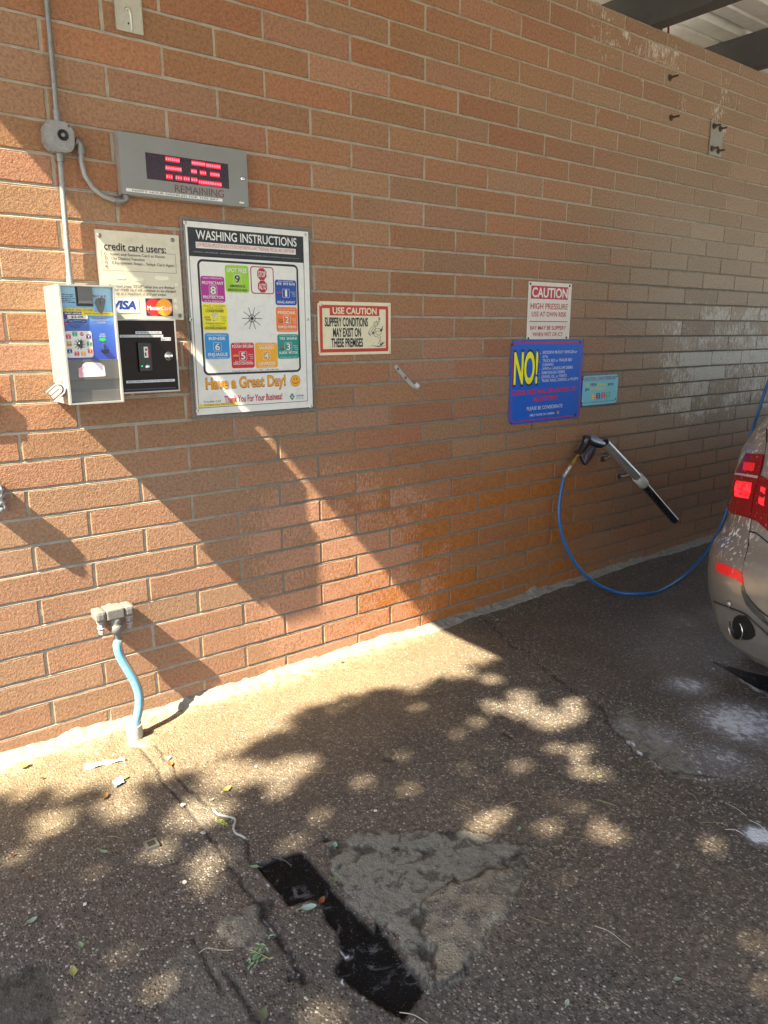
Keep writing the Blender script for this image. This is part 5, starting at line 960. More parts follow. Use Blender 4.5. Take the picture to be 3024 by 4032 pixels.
# ================================================================== car
car = thing('parked_car', (4.3, -2.15, 0), 'grey-beige SUV with soapy drips, seen at its left rear corner with lit tail lights', 'car')
YC = -2.15
ZL = np.array([.20, .25, .33, .45, .54, .62, .66, .70, .76, .85, .95, 1.05, 1.12, 1.20, 1.30, 1.45, 1.60, 1.70, 1.75])
XR = np.array([2.12, 2.07, 2.03, 1.995, 1.985, 1.985, 2.00, 2.04, 2.065, 2.08, 2.10, 2.13, 2.17, 2.24, 2.31, 2.37, 2.52, 2.66, 2.80])
HW = np.array([.88, .905, .93, .95, .957, .955, .95, .942, .935, .938, .942, .935, .915, .875, .835, .80, .73, .68, .60])
XFt = np.array([6.62, 6.66, 6.72, 6.76, 6.78, 6.78, 6.78, 6.77, 6.74, 6.66, 6.45, 5.75, 5.55, 5.42, 5.25, 5.0, 4.72, 4.5, 4.3])
fxr = lambda z: np.interp(z, ZL, XR); fhw = lambda z: np.interp(z, ZL, HW); NE = 3.2; DC = .42
def f_in(p):
    y = abs(p[1] - YC); z = p[2]
    if z < .20 or z > 1.75: return 1.
    w_ = fhw(z)
    if y >= w_: return max(y - w_, .0001)
    return fxr(z) + DC * (1 - (1 - (y / w_) ** NE) ** (1 / NE)) - p[0]
def onbody(px_, py_, off=.0):
    d = ray(px_, py_); best = None; prev = None
    for i in range(700):
        t_ = 2.9 + i * .003; p_ = CAM + d * t_ * 1.0
        v = f_in(p_)
        if best is None or v < best[0]: best = (v, p_)
        if v <= 0:
            lo, hi = t_ - .003, t_
            for _ in range(12):
                mm_ = (lo + hi) / 2
                if f_in(CAM + d * mm_) <= 0: hi = mm_
                else: lo = mm_
            p_ = CAM + d * hi; break
    else: p_ = best[1]
    return snap(p_, off)
def nrm(p):
    y = (p[1] - YC); s_ = 1 if y > 0 else -1; w_ = fhw(p[2]); u = min(abs(y) / w_, .9995)
    dxdy = DC * u ** (NE - 1) * (1 - u ** NE) ** (1 / NE - 1) / w_
    n_ = Vector((-1, min(dxdy, 30) * s_, 0)); dz = (fxr(p[2] + .02) - fxr(p[2] - .02)) / .04; n_.z = dz * .9
    return n_.normalized()
def snap(p_, off):
    z = min(max(p_[2], .20), 1.75); w_ = fhw(z); y = max(-w_, min(w_, p_[1] - YC)); u = abs(y) / w_
    x = fxr(z) + DC * (1 - max(1 - u ** NE, 0) ** (1 / NE)); 
    if u > .9999: x = max(x, p_[0])
    q = Vector((x, YC + y, z)); return q + nrm(q) * off
PAINT = bpy.data.materials.new('car_paint'); PAINT.use_nodes = True; nt = PAINT.node_tree; b_ = NB(nt); p = nt.nodes['Principled BSDF']; co = b_.co()
gp_ = b_.n('ShaderNodeNewGeometry').outputs['Position']
st = b_.scale(gp_, (1, 1, .30)); n1 = b_.noise(st, 75, 3, .55, .6); n2 = b_.noise(gp_, 9, 3); sxz = b_.n('ShaderNodeSeparateXYZ'); b_.l(gp_, sxz.inputs[0])
zone = b_.mul(b_.step(sxz.outputs[1], -1.52, -1.36), b_.mul(b_.step(sxz.outputs[2], .58, .68), 1.)); 
dr = b_.mul(b_.step(b_.add(n1, b_.mul(n2, .18)), .66, .69), b_.add(b_.mul(zone, .8), .02))
c = b_.mix(dr, (.31, .30, .28), (.84, .83, .80)); b_.l(c, p.inputs['Base Color']); b_.l(b_.math('MULTIPLY_ADD', dr, -.6, .62), p.inputs['Metallic']); p.inputs['Roughness'].default_value = .34
p.inputs['Coat Weight'].default_value = .7; p.inputs['Coat Roughness'].default_value = .05
b_.l(b_.bump(b_.add(dr, b_.mul(b_.noise(gp_, 40, 2), .05)), .5, .0012), p.inputs['Normal'])
M_trim = pm('grey_bumper_plastic', (.15, .145, .13), .42, 0, .2, 12., dirt=.15, dcol=(.2, .19, .17)); M_glass = pm('dark_glass', (.012, .014, .016), .06, 0, .1, 5., coat=.6)
M_gap = pm('panel_gap', (.006, .006, .006), .6)
def lens(name, col, es):
    m_ = pm(name, col, .12, 0, .15, 30., coat=.6, em=(1, .02, .03), es=es); nt = m_.node_tree; b_ = NB(nt); p = nt.nodes['Principled BSDF']; g_ = b_.n('ShaderNodeNewGeometry').outputs['Position']
    old = p.inputs['Base Color'].links[0].from_socket; n_ = b_.noise(b_.scale(g_, (1, 1, .4)), 110, 3, .5); b_.l(b_.mix(b_.mul(b_.step(n_, .66, .70), .5), old, (.55, .40, .38)), p.inputs['Base Color']); return m_
M_tail = lens('tail_lens', (.15, .004, .007), .006); M_lit = lens('lit_tail_lens', (.6, .012, .015), .36)
nt = M_lit.node_tree; b_ = NB(nt); p = nt.nodes['Principled BSDF']; g_ = b_.n('ShaderNodeNewGeometry').outputs['Position']; wv_ = b_.step(b_.noise(b_.scale(g_, (1, .5, 2.2)), 34, 3, .6), .34, .60); b_.l(b_.math('MULTIPLY_ADD', wv_, .40, .04), p.inputs['Emission Strength']); M_refl = lens('reflector', (.60, .015, .02), .04)
def loft():
    TH = np.concatenate([np.linspace(0, 90, 15)]); verts = []; nper = 0
    zs = []
    for a_, c_ in zip(ZL[:-1], ZL[1:]): zs += list(np.linspace(a_, c_, 4)[:-1])
    zs.append(ZL[-1])
    for z in zs:
        xr, hw, xf = fxr(z), fhw(z), np.interp(z, ZL, XFt); ring_ = []
        def corner(x0_, sgn, dirx):
            o = []
            for th in TH: u = math.sin(R(th)) ** (2 / NE); o.append((x0_ + dirx * DC * (1 - math.cos(R(th)) ** (2 / NE)), sgn * hw * u))
            return o
        r1 = corner(xr, 1, 1); f1 = corner(xf, 1, -1)[::-1]; f2 = corner(xf, -1, -1); r2 = corner(xr, -1, 1)[::-1]
        side = [(xr + DC + (xf - xr - 2 * DC) * i / 9, hw) for i in range(1, 9)]
        ring_ = r1 + side + f1 + f2[1:] + [(x_, -y_) for x_, y_ in side[::-1]] + r2[:-1]
        nper = len(ring_); verts += [(x_, YC + y_, z) for x_, y_ in ring_]
    fs = []
    for i in range(len(zs) - 1):
        for j in range(nper): k = (j + 1) % nper; fs.append((i * nper + j, i * nper + k, (i + 1) * nper + k, (i + 1) * nper + j))
    return verts, fs, nper, len(zs)
vs, fs, nper, nz = loft(); b = MB(); b.add(vs, fs, PAINT, True); b.add(vs[-nper:], [list(range(nper))], PAINT, False); b.add(vs[:nper], [list(range(nper))[::-1]], M_trim, False); b.build('body', car)
def patch(name, K, rows, mt, off=.002, parent=car, nx=8, sub=4, mirror=True, thick=True, wrap=0., name2=None):
    """surface panel between left/right border points seen on the car, laid just proud of the body"""
    L_ = []; rs = []
    for i in range(len(rows) - 1):
        for j in range(sub):
            s_ = j / sub; rs.append(tuple(tuple(rows[i][k][c_] * (1 - s_) + rows[i + 1][k][c_] * s_ for c_ in (0, 1)) for k in (0, 1)))
    rs.append(rows[-1])
    for l_, r_ in rs:
        row = []
        for i in range(nx + 1):
            s_ = i / nx; row.append(onbody(*K(l_[0] * (1 - s_) + r_[0] * s_, l_[1] * (1 - s_) + r_[1] * s_), off))
        if wrap:
            q0 = row[0]; w_ = fhw(q0.z); row = [snap((max(q0.x, fxr(q0.z) + DC) + wrap, YC + w_, q0.z), 0) + Vector((0, off, 0))] + row
        L_.append(row)
    for mir in ((1, -1) if mirror else (1,)):
        f = lambda q: (q.x, q.y if mir > 0 else 2 * YC - q.y, q.z)
        n_ = len(L_[0]); V_ = [f(q) for r_ in L_ for q in r_]; F_ = [(i * n_ + j, i * n_ + j + 1, (i + 1) * n_ + j + 1, (i + 1) * n_ + j) for i in range(len(L_) - 1) for j in range(n_ - 1)]
        bb = MB(); bb.add(V_, F_ if mir > 0 else [q[::-1] for q in F_], mt, True)
        if thick:   # skirt down to the body
            per = [L_[0][j] for j in range(n_)] + [L_[i][-1] for i in range(1, len(L_))] + [L_[-1][j] for j in range(n_ - 2, -1, -1)] + [L_[i][0] for i in range(len(L_) - 2, 0, -1)]
            m_ = len(per); dn_ = [q - nrm(q) * (off + .004) for q in per]; bb.add([f(q) for q in per + dn_], [(i, (i + 1) % m_, m_ + (i + 1) % m_, m_ + i) for i in range(m_)], mt, False)
        yield bb.build(name, parent)
tl = list(patch('tail_light', KC, [((437, 238), (522, 242)), ((412, 285), (512, 292)), ((390, 326), (503, 338)), ((384, 338), (500, 352)), ((362, 385), (486, 400)), ((347, 450), (470, 470)), ((345, 505), (459, 540)), ((364, 535), (453, 560))], M_tail, .009, wrap=.10))
for i, o in enumerate(tl):
    for nm, rows_, m_ in (('lit_strip', [((392, 372), (468, 384)), ((382, 420), (462, 432)), ((386, 452), (452, 462))], M_lit), ('pale_band', [((388, 333), (499, 350)), ((384, 342), (496, 362))], pm('clear_lens_band', (.42, .30, .30), .2, 0, .1, coat=.4)), ('lit_spot', [((430, 280), (486, 286)), ((424, 320), (478, 326))], lens('half_lit_lens%d' % i, (.5, .012, .015), .06))):
        for k_, o2 in enumerate(patch(nm, KC, rows_, m_, .0115, parent=o, nx=4, sub=2, mirror=True, thick=False)):
            if k_ != i: WL.pop(o2, None); bpy.data.objects.remove(o2)
tg = list(patch('tailgate', KC, [((536, 180), (1150, 200)), ((520, 300), (1150, 300)), ((505, 345), (1150, 395)), ((480, 470), (1140, 540)), ((456, 600), (1130, 700)), ((441, 720), (1120, 830)), ((434, 830), (1110, 960)), ((441, 880), (1100, 1020)), ((462, 918), (1090, 1075)), ((505, 948), (1080, 1110)), ((560, 975), (1075, 1120))], PAINT, .004, nx=14, mirror=False))[0]
dg = lambda rows_, off, w_=5: [((a_[0] - w_, a_[1]), (a_[0] + w_ * .2, a_[1])) for a_ in rows_]
seam = [(536, 110), (537, 180), (521, 300), (506, 345), (481, 470), (457, 600), (442, 720), (435, 830), (442, 882), (462, 920)]
for o in patch('seam', KC, [((x_ - 5.5, y_), (x_ + 1.5, y_)) for x_, y_ in seam], M_gap, .0032, nx=1, sub=3, thick=False): pass
for o in patch('seam', KC, [((442, 886), (450, 880)), ((462, 930), (466, 920)), ((505, 961), (507, 950)), ((560, 990), (560, 977)), ((640, 1012), (640, 1000))], M_gap, .0034, nx=1, sub=3, thick=False, mirror=False): pass
for o in patch('seam', KC, [((450, 622), (640, 665)), ((449, 630), (640, 673))], M_gap, .0058, parent=tg, nx=6, sub=1, thick=False, mirror=False): pass
for i, o in enumerate(patch('tail_light', KC, [((505, 345), (640, 372)), ((490, 400), (636, 430)), ((476, 470), (630, 505)), ((460, 565), (620, 612))], M_tail, .010, parent=car, nx=6)):
    for nm, rows_ in (('lit_strip', [((522, 398), (566, 404)), ((518, 424), (562, 432))]), ('lit_strip', [((508, 446), (560, 456)), ((504, 482), (556, 492))])):
        for k_, o2 in enumerate(patch(nm, KC, rows_, M_lit, .0125, parent=o, nx=2, sub=1, thick=False)):
            if k_ != i: WL.pop(o2, None); bpy.data.objects.remove(o2)
for o in patch('reflector', KC, [((287, 776), (432, 834)), ((284, 800), (434, 862)), ((283, 822), (436, 888))], M_refl, .005, nx=6, wrap=.02): pass
for o in patch('bumper_step', KC, [((412, 890), (446, 892)), ((408, 920), (470, 932)), ((414, 948), (560, 992)), ((440, 985), (700, 1075)), ((500, 1015), (720, 1095))], pm('bumper_recess', (.07, .075, .075), .25, .3, .1, coat=.5), .002, nx=8, thick=False): pass
for o in patch('lower_valance', KC, [((276, 985), (620, 1128)), ((284, 1050), (620, 1170)), ((305, 1120), (620, 1230)), ((335, 1165), (620, 1300)), ((400, 1215), (620, 1345))], M_trim, .002, nx=10, thick=False, wrap=.0): pass
for o in patch('seam', KC, [((268, 970), (620, 1108)), ((269, 976), (620, 1116))], M_gap, .0028, nx=12, sub=1, thick=False): pass
for o in patch('exhaust_recess', KC, [((396, 1040), (428, 1044)), ((372, 1054), (462, 1066)), ((364, 1080), (480, 1092)), ((364, 1105), (486, 1116)), ((374, 1132), (480, 1142)), ((392, 1152), (462, 1160)), ((414, 1162), (440, 1166))], M_gap, .004, nx=6, thick=False): pass
for sgn in (1, -1):
    c_ = onbody(*KC(382, 1112)); c_ = Vector((c_.x, YC + sgn * (c_.y - YC), c_.z)); b = MB(); ax_ = (-1, 0, 0)
    o_ = (c_.x + .16, c_.y - sgn * .085, c_.z + .006); dr_ = Vector((c_.x - .012, c_.y, c_.z)) - Vector(o_); L = dr_.length
    b.lathe([(.036, 0), (.040, .3 * L), (.043, L - .004), (.0425, L), (.0385, L), (.036, L - .01), (.033, .4 * L), (0, .4 * L)], o_, dr_, pm('exhaust_steel', (.035, .035, .037), .4, .6, .2), 30)
    b.lathe([(.0434, L - .004), (.0438, L - .001), (.0425, L + .001), (.0405, L), (.0395, L - .003)], o_, dr_, M_chrome, 30, caps=False); b.build('exhaust_tip', car)
for px_ in ((343, 987),):
    for sgn in (1, -1):
        c_ = onbody(*KC(*px_)); n_ = nrm(c_); c_.y = YC + sgn * (c_.y - YC); n_.y *= sgn; b = MB(); b.lathe([(.0125, 0), (.0125, .003), (.0085, .0035), (.0085, .0045), (0, .005)], c_, n_, pm('sensor', (.42, .40, .37), .35, .5), 18); b.lathe([(.0145, 0), (.0140, .0015), (.0125, .0015)], c_, n_, M_gap, 18); b.build('parking_sensor', car)
# glass, wheels and front end
def sidepanel(name, zlist, fx0, fx1, mt, side, off=.006):
    V_ = []; 
    for z, a_, c_ in zip(zlist, fx0, fx1):
        for i in range(9): V_.append((a_ + (c_ - a_) * i / 8, YC + side * (fhw(z) + off), z))
    b = MB(); b.add(V_, [(i * 9 + j, i * 9 + j + 1, (i + 1) * 9 + j + 1, (i + 1) * 9 + j) for i in range(len(zlist) - 1) for j in range(8)], mt, True); return b.build(name, car)
for s_ in (1, -1):
    for fx0, fx1 in (((2.86, 2.94, 3.02), (3.45, 3.45, 3.42)), ((3.55, 3.55, 3.53), (4.30, 4.28, 4.20)), ((4.40, 4.38, 4.32), (5.25, 5.0, 4.62))): sidepanel('side_window', (1.17, 1.38, 1.60), fx0, fx1, M_glass, s_)
    for xw in (3.02, 5.92):
        b = MB(); hw = .945
        b.lathe([(.40, -.10), (.43, -.005), (.43, .004), (.40, .006)], (xw, YC + s_ * hw, .385), (0, s_, 0), M_blackm, 40); b.build('wheel_arch', car)
        b = MB(); b.lathe([(.24, -.24), (.33, -.25), (.372, -.21), (.378, -.06), (.365, .0), (.31, .018), (.262, .012)], (xw, YC + s_ * hw, .378), (0, s_, 0), M_blackm, 40); wh = b.build('tyre', car)
        b = MB(); b.lathe([(.264, .010), (.25, .004), (.235, -.03), (.235, -.12), (.10, -.13), (0, -.13)], (xw, YC + s_ * hw, .378), (0, s_, 0), M_steel_d, 40)
        for i in range(7):
            a_ = R(360 / 7 * i); u = Vector((math.cos(a_), 0, math.sin(a_))); v_ = Vector((-u.z, 0, u.x)); o_ = Vector((xw, YC + s_ * (hw - .005), .378)); q = [o_ + v_ * .03, o_ - v_ * .03, o_ + u * .245 - v_ * .022, o_ + u * .245 + v_ * .022]; q2 = [p_ - Vector((0, s_ * .02, 0)) for p_ in q]; b.add(q + q2, [(0, 1, 2, 3), (0, 3, 7, 4), (1, 5, 6, 2), (2, 6, 7, 3)], M_alu)
        b.build('rim', wh)
def endglass(name, zl, ywf, xs_, mt, off):
    V_ = []
    for z, x_ in zip(zl, xs_):
        w_ = fhw(z) * ywf
        for i in range(13):
            y_ = -w_ + 2 * w_ * i / 12; u = abs(y_) / fhw(z); c_ = DC * (1 - (1 - u ** NE) ** (1 / NE)); V_.append((x_ + (c_ if off < 0 else -c_) + off, YC + y_, z))
    b = MB(); b.add(V_, [(i * 13 + j, i * 13 + j + 1, (i + 1) * 13 + j + 1, (i + 1) * 13 + j) for i in range(len(zl) - 1) for j in range(12)], mt, True); return b.build(name, car)
zz = (1.165, 1.25, 1.35, 1.45, 1.55, 1.63); endglass('rear_window', zz, .80, [fxr(z) for z in zz], M_glass, -.007)
zz = (1.14, 1.2, 1.3, 1.45, 1.6, 1.66); endglass('windscreen', zz, .86, [np.interp(z, ZL, XFt) for z in zz], M_glass, .008)
for s_ in (1, -1): b = MB(); b.box((6.50, YC + s_ * .62, .66), (6.77, YC + s_ * .86, .82), M_glass, .04); b.build('headlight', car)
for s_ in (1, -1): b = MB(); b.box((4.95, YC + s_ * .96, 1.08), (5.12, YC + s_ * 1.16, 1.24), PAINT, .04); b.build('side_mirror', car)
b = MB(); b.box((6.70, YC - .40, .50), (6.79, YC + .40, .78), M_black, .03); b.build('grille', car)
# ================================================================== tree that dapples the floor
M_leaf = pm('leaf', (.055, .11, .025), .55, 0, .35, 3.); M_bark = pm('bark', (.12, .085, .06), .9, 0, .3, 10., bump=.01, bs=20.)
back = Vector((SUN.x / SUN.z, SUN.y / SUN.z))
spots = [(kD, 1310, 1795, .050), (kD, 1250, 1620, .048), (kD, 1205, 1612, .036), (kD, 1290, 1670, .042), (kD, 1255, 1668, .03), (kD, 1060, 1520, .042), (kD, 1085, 1530, .036), (kD, 980, 1590, .030), (kD, 640, 1655, .075), (kD, 600, 1700, .045), (kD, 780, 1690, .040), (kD, 880, 1700, .035), (kD, 1150, 1540, .085), (kD, 1210, 1550, .060), (kD, 1180, 1570, .05), (kD, 1235, 1530, .045),
 (kD, 1230, 1900, .024), (kD, 1390, 1930, .020), (kD, 1640, 2040, .032), (kD, 1650, 2120, .025), (kD, 1545, 1830, .025), (kD, 1210, 1775, .030), (kD, 1170, 1790, .025), (kD, 110, 1780, .07), (kD, 260, 1740, .08), (kD, 200, 1880, .03), (kD, 420, 1760, .085), (kD, 340, 1840, .05), (kD, 450, 1860, .055), (kD, 540, 1665, .085), (kD, 480, 1680, .06), (kD, 500, 2015, .026), (kD, 560, 1950, .02), (kD, 690, 2195, .034), (kD, 650, 1820, .03), (kD, 1000, 1455, .05), (kD, 1055, 1470, .05), (kD, 1115, 1500, .05), (kD, 900, 1530, .035), (kD, 1030, 1560, .04), (kD, 860, 1630, .035), (kD, 1130, 1665, .02), (kD, 1010, 1735, .022), (kD, 1090, 1760, .022), (kD, 700, 1760, .03), (kD, 30, 1850, .035)]
SPT = np.array([list(FL(*K(x, y))[:2]) + [r_] for K, x, y, r_ in spots])
bx_ = [-3, -.43, -.24, -.09, .2, .455, .69, .945, 1.2, 1.49, 1.75, 5]; by_ = [-.18, -.18, -.33, -.43, -.47, -.43, -.32, -.35, -.47, -.46, -.50, -.5]
NL = 60000
fx = nr.uniform(-2.4, 1.95, NL); fy = nr.uniform(-4.6, -.2, NL); zc = nr.uniform(4.9, 7.3, NL)
# clumps: pull leaves towards cluster centres
cxs = nr.uniform(-2.4, 1.9, 420); cys = nr.uniform(-4.6, -.2, 420); czs = nr.uniform(4.9, 7.3, 420); ci = nr.randint(0, 420, NL); use = nr.rand(NL) < .55
fx = np.where(use, cxs[ci] + nr.normal(0, .16, NL), fx); fy = np.where(use, cys[ci] + nr.normal(0, .16, NL), fy); zc = np.where(use, czs[ci] + nr.normal(0, .16, NL), zc)
edge = np.interp(fx, bx_, by_) - .02 + .05 * (fbm(fx, fy, 7, 130, 2) - .5)
keep = fy < edge - .03 * nr.rand(NL)
dmin = .06 * (fbm(fx, fy, 13, 140, 3) - .5) + np.min(np.hypot(fx[:, None] - SPT[None, :, 0], fy[:, None] - SPT[None, :, 1]) - SPT[None, :, 2], 1); keep &= dmin > .022
# thin, half-lit zones
thin = (fbm(fx, fy, 3.5, 131, 3) > .60) & (fy > -1.5); keep &= ~(thin & (nr.rand(NL) < .72))
xx = fx + back.x * zc; yy_ = fy + back.y * zc
fx, fy, zc, xx, yy_ = [q[keep] for q in (fx, fy, zc, xx, yy_)]; n = len(fx)
th = nr.uniform(0, 2 * np.pi, n); sz = nr.uniform(.045, .075, n); nrmv = nr.normal(0, 1, (n, 3)) + np.array([SUN.x, SUN.y, SUN.z]) * 1.6; nrmv /= np.linalg.norm(nrmv, axis=1)[:, None]
u = np.cross(nrmv, nr.normal(0, 1, (n, 3))); u /= np.linalg.norm(u, axis=1)[:, None]; v_ = np.cross(nrmv, u); ctr = np.stack([xx, yy_, zc], 1)
V4 = np.stack([ctr - u * sz[:, None], ctr - v_ * sz[:, None] * .5, ctr + u * sz[:, None], ctr + v_ * sz[:, None] * .5], 1).reshape(-1, 3); F4 = np.arange(4 * n).reshape(-1, 4)
tree = thing('tree', (-7.0, -4.2, 0), 'leafy green tree outside the bay that dapples the floor with shade', 'tree')
cr = np_mesh('crown', V4, F4, np.zeros(n, int), [M_leaf], False); cr.parent = tree; cr.location = -WL[tree]
b = MB(); cc = Vector((ctr[:, 0].mean(), ctr[:, 1].mean(), 7.6)); b.tube([(-7.0, -4.2, -.05), (-7.05, -4.2, 1.2), (-6.9, -4.15, 3.0), (cc.x, cc.y, 4.4), (cc.x + .1, cc.y, 6.4)], [.26, .20, .17, .14, .05], M_bark, 14)
for i in range(9):
    a_ = R(40 * i + 10); st_ = Vector((cc.x, cc.y, 3.6 + .25 * i)); en = Vector((cc.x + 2.1 * math.cos(a_), cc.y + 1.5 * math.sin(a_), 5.3 + .25 * (i % 4))); b.tube([st_, st_.lerp(en, .5) + Vector((0, 0, -.1)), en], [.07, .045, .012], M_bark, 8)
b.build('trunk', tree)
# ================================================================== litter on the floor
lit_n = [0]
def gz(x, y): return .0035
def leaf_obj(K, px_, py_, L, colr, ang, label, curl=.35, wf=.58):
    L *= .84; colr = tuple(int(v * .68 + .12 * sum(colr) / 3) for v in colr); curl = rng.uniform(.25, .7)
    q = FL(*K(px_, py_)); b = MB(); n = 7; V_ = []; w_ = L * wf / 2
    for i in range(n + 1):
        s_ = i / n; hw = w_ * math.sin(math.pi * min(s_ * .93 + .04, 1)) ** .8; zz = curl * L * ((s_ - .5) ** 2) * 1.2
        for t_ in (-1, -.5, 0, .5, 1): V_.append(((s_ - .5) * L, hw * t_ * (1 + .12 * math.sin(9 * s_ + t_)), zz + abs(t_) * hw * curl * .8 + .0035))
    ca, sa = math.cos(ang), math.sin(ang); V_ = [(q[0] + x * ca - y * sa, q[1] + x * sa + y * ca, z) for x, y, z in V_]
    mt = ink(*colr, .55); b.add(V_, [(5 * i + j, 5 * i + j + 1, 5 * i + 6 + j, 5 * i + 5 + j) for i in range(n) for j in range(4)], mt, True)
    b.tube([V_[2], (V_[2][0] - ca * L * .25, V_[2][1] - sa * L * .25 + .002, .004)], .0008, mt, 5)
    tag(b.build('fallen_leaf'), label, 'leaf', 'fallen leaves')
G1, G2, G3, YE, BRN, ORG = (150, 190, 140), (110, 160, 90), (170, 200, 170), (190, 190, 90), (130, 90, 50), (190, 110, 40)
for a in [(KF1, 108, 136, .045, YE, .3, 'yellow-green crumpled leaf at the wall foot in the lower left corner'), (KF1, 452, 510, .032, G1, 2.2, 'green oval leaf lying left of the small square metal plate'), (KF1, 140, 810, .034, G3, .2, 'pale green leaf alone on dark floor at far left'), (KF1, 352, 912, .026, G1, 1.7, 'small green folded leaf near the left bottom, above the yellow leaf'), (KF1, 320, 1030, .038, YE, 1.4, 'yellow upright leaf right of the dark plate in the bottom left'),
    (KF1, 1148, 1220, .042, (120, 130, 90), .9, 'olive curled leaf at the bottom edge beside the floor joint'), (KF1, 1345, 752, .050, (180, 215, 200), -.4, 'large pale blue-green leaf beside the black strip'), (KF1, 1402, 722, .034, (160, 84, 36), .6, 'rust brown leaf touching the large pale leaf by the black strip'), (KF1, 1460, 478, .030, (150, 200, 170), 1., 'small green leaf on the top edge of the grey patch'), (KF1, 1108, 572, .030, G1, 2.4, 'green leaf on the upper left corner of the black strip'),
    (KF1, 1460, 628, .026, G2, .9, 'dark green leaf on the right border of the black strip'), (KF1, 988, 236, .045, (190, 180, 90), .4, 'yellowish leaf in the sunlight above the white caulk worm'), (KF1, 745, 126, .032, ORG, 1.2, 'orange-brown leaf beside the second floor joint near the cup'), (KF1, 545, 186, .030, YE, .1, 'yellow leaf touching the blue scrap of plastic'), (KF1, 458, 268, .040, (150, 100, 40), .7, 'thin brown leaf below the blue scrap of plastic'), (KF1, 925, 280, .018, G3, .3, 'tiny pale leaf just above the white caulk worm'),
    (KF2, 150, 462, .020, G2, .6, 'small bright green leaf in the middle of the grey patch'), (KF2, 592, 404, .022, G1, .2, 'small green leaf right of the grey patch among sun spots'), (KF2, 938, 178, .026, (170, 180, 90), .1, 'yellow-green leaf in an upper sun spot, centre right'), (KF2, 797, 1150, .024, (190, 215, 180), .5, 'pale green leaf near the bottom edge, right of centre'), (KF2, 1268, 1045, .022, G3, 2.5, 'small pale leaf in the lower right corner area'), (KF2, 950, 560, .020, (190, 190, 130), 1., 'tiny cream leaf in the pebbles right of the patches'),
    (KF3, 826, 112, .034, G3, .3, 'pale leaf at the wall foot where the crack starts'), (KF3, 350, 243, .030, (120, 120, 40), .4, 'olive leaf at the wall foot, end of the sunlit strip'), (KF3, 645, 342, .026, (90, 90, 30), .4, 'dark olive leaf at the edge of the tree shade'), (KF1, 115, 312, .026, G2, 1.1, 'dark green leaf left edge beside a clump of dirt'), (KF1, 185, 186, .018, (110, 60, 30), .4, 'tiny red-brown leaf near the wall foot at far left'), (KF1, 60, 522, .018, (170, 90, 40), .2, 'small orange leaf at the far left edge'), (KF1, 135, 622, .024, BRN, 1.4, 'brown leaf above the pale green leaf at far left')]:
    leaf_obj(*a[:6], a[6])
def twig(K, pts, label, r=.0011, colr=(176, 156, 110)):
    P = [tuple(FL(*K(*q))[:2]) for q in pts]; P = smooth([(x, y, .005 + .006 * math.sin(2.1 * i)) for i, (x, y) in enumerate(P)], 1); b = MB(); b.tube(P, r * .62, ink(*[int(v * .84) for v in colr], .6), 6)
    tag(b.build('dry_twig'), label, 'twig', 'dry twigs and stalks')
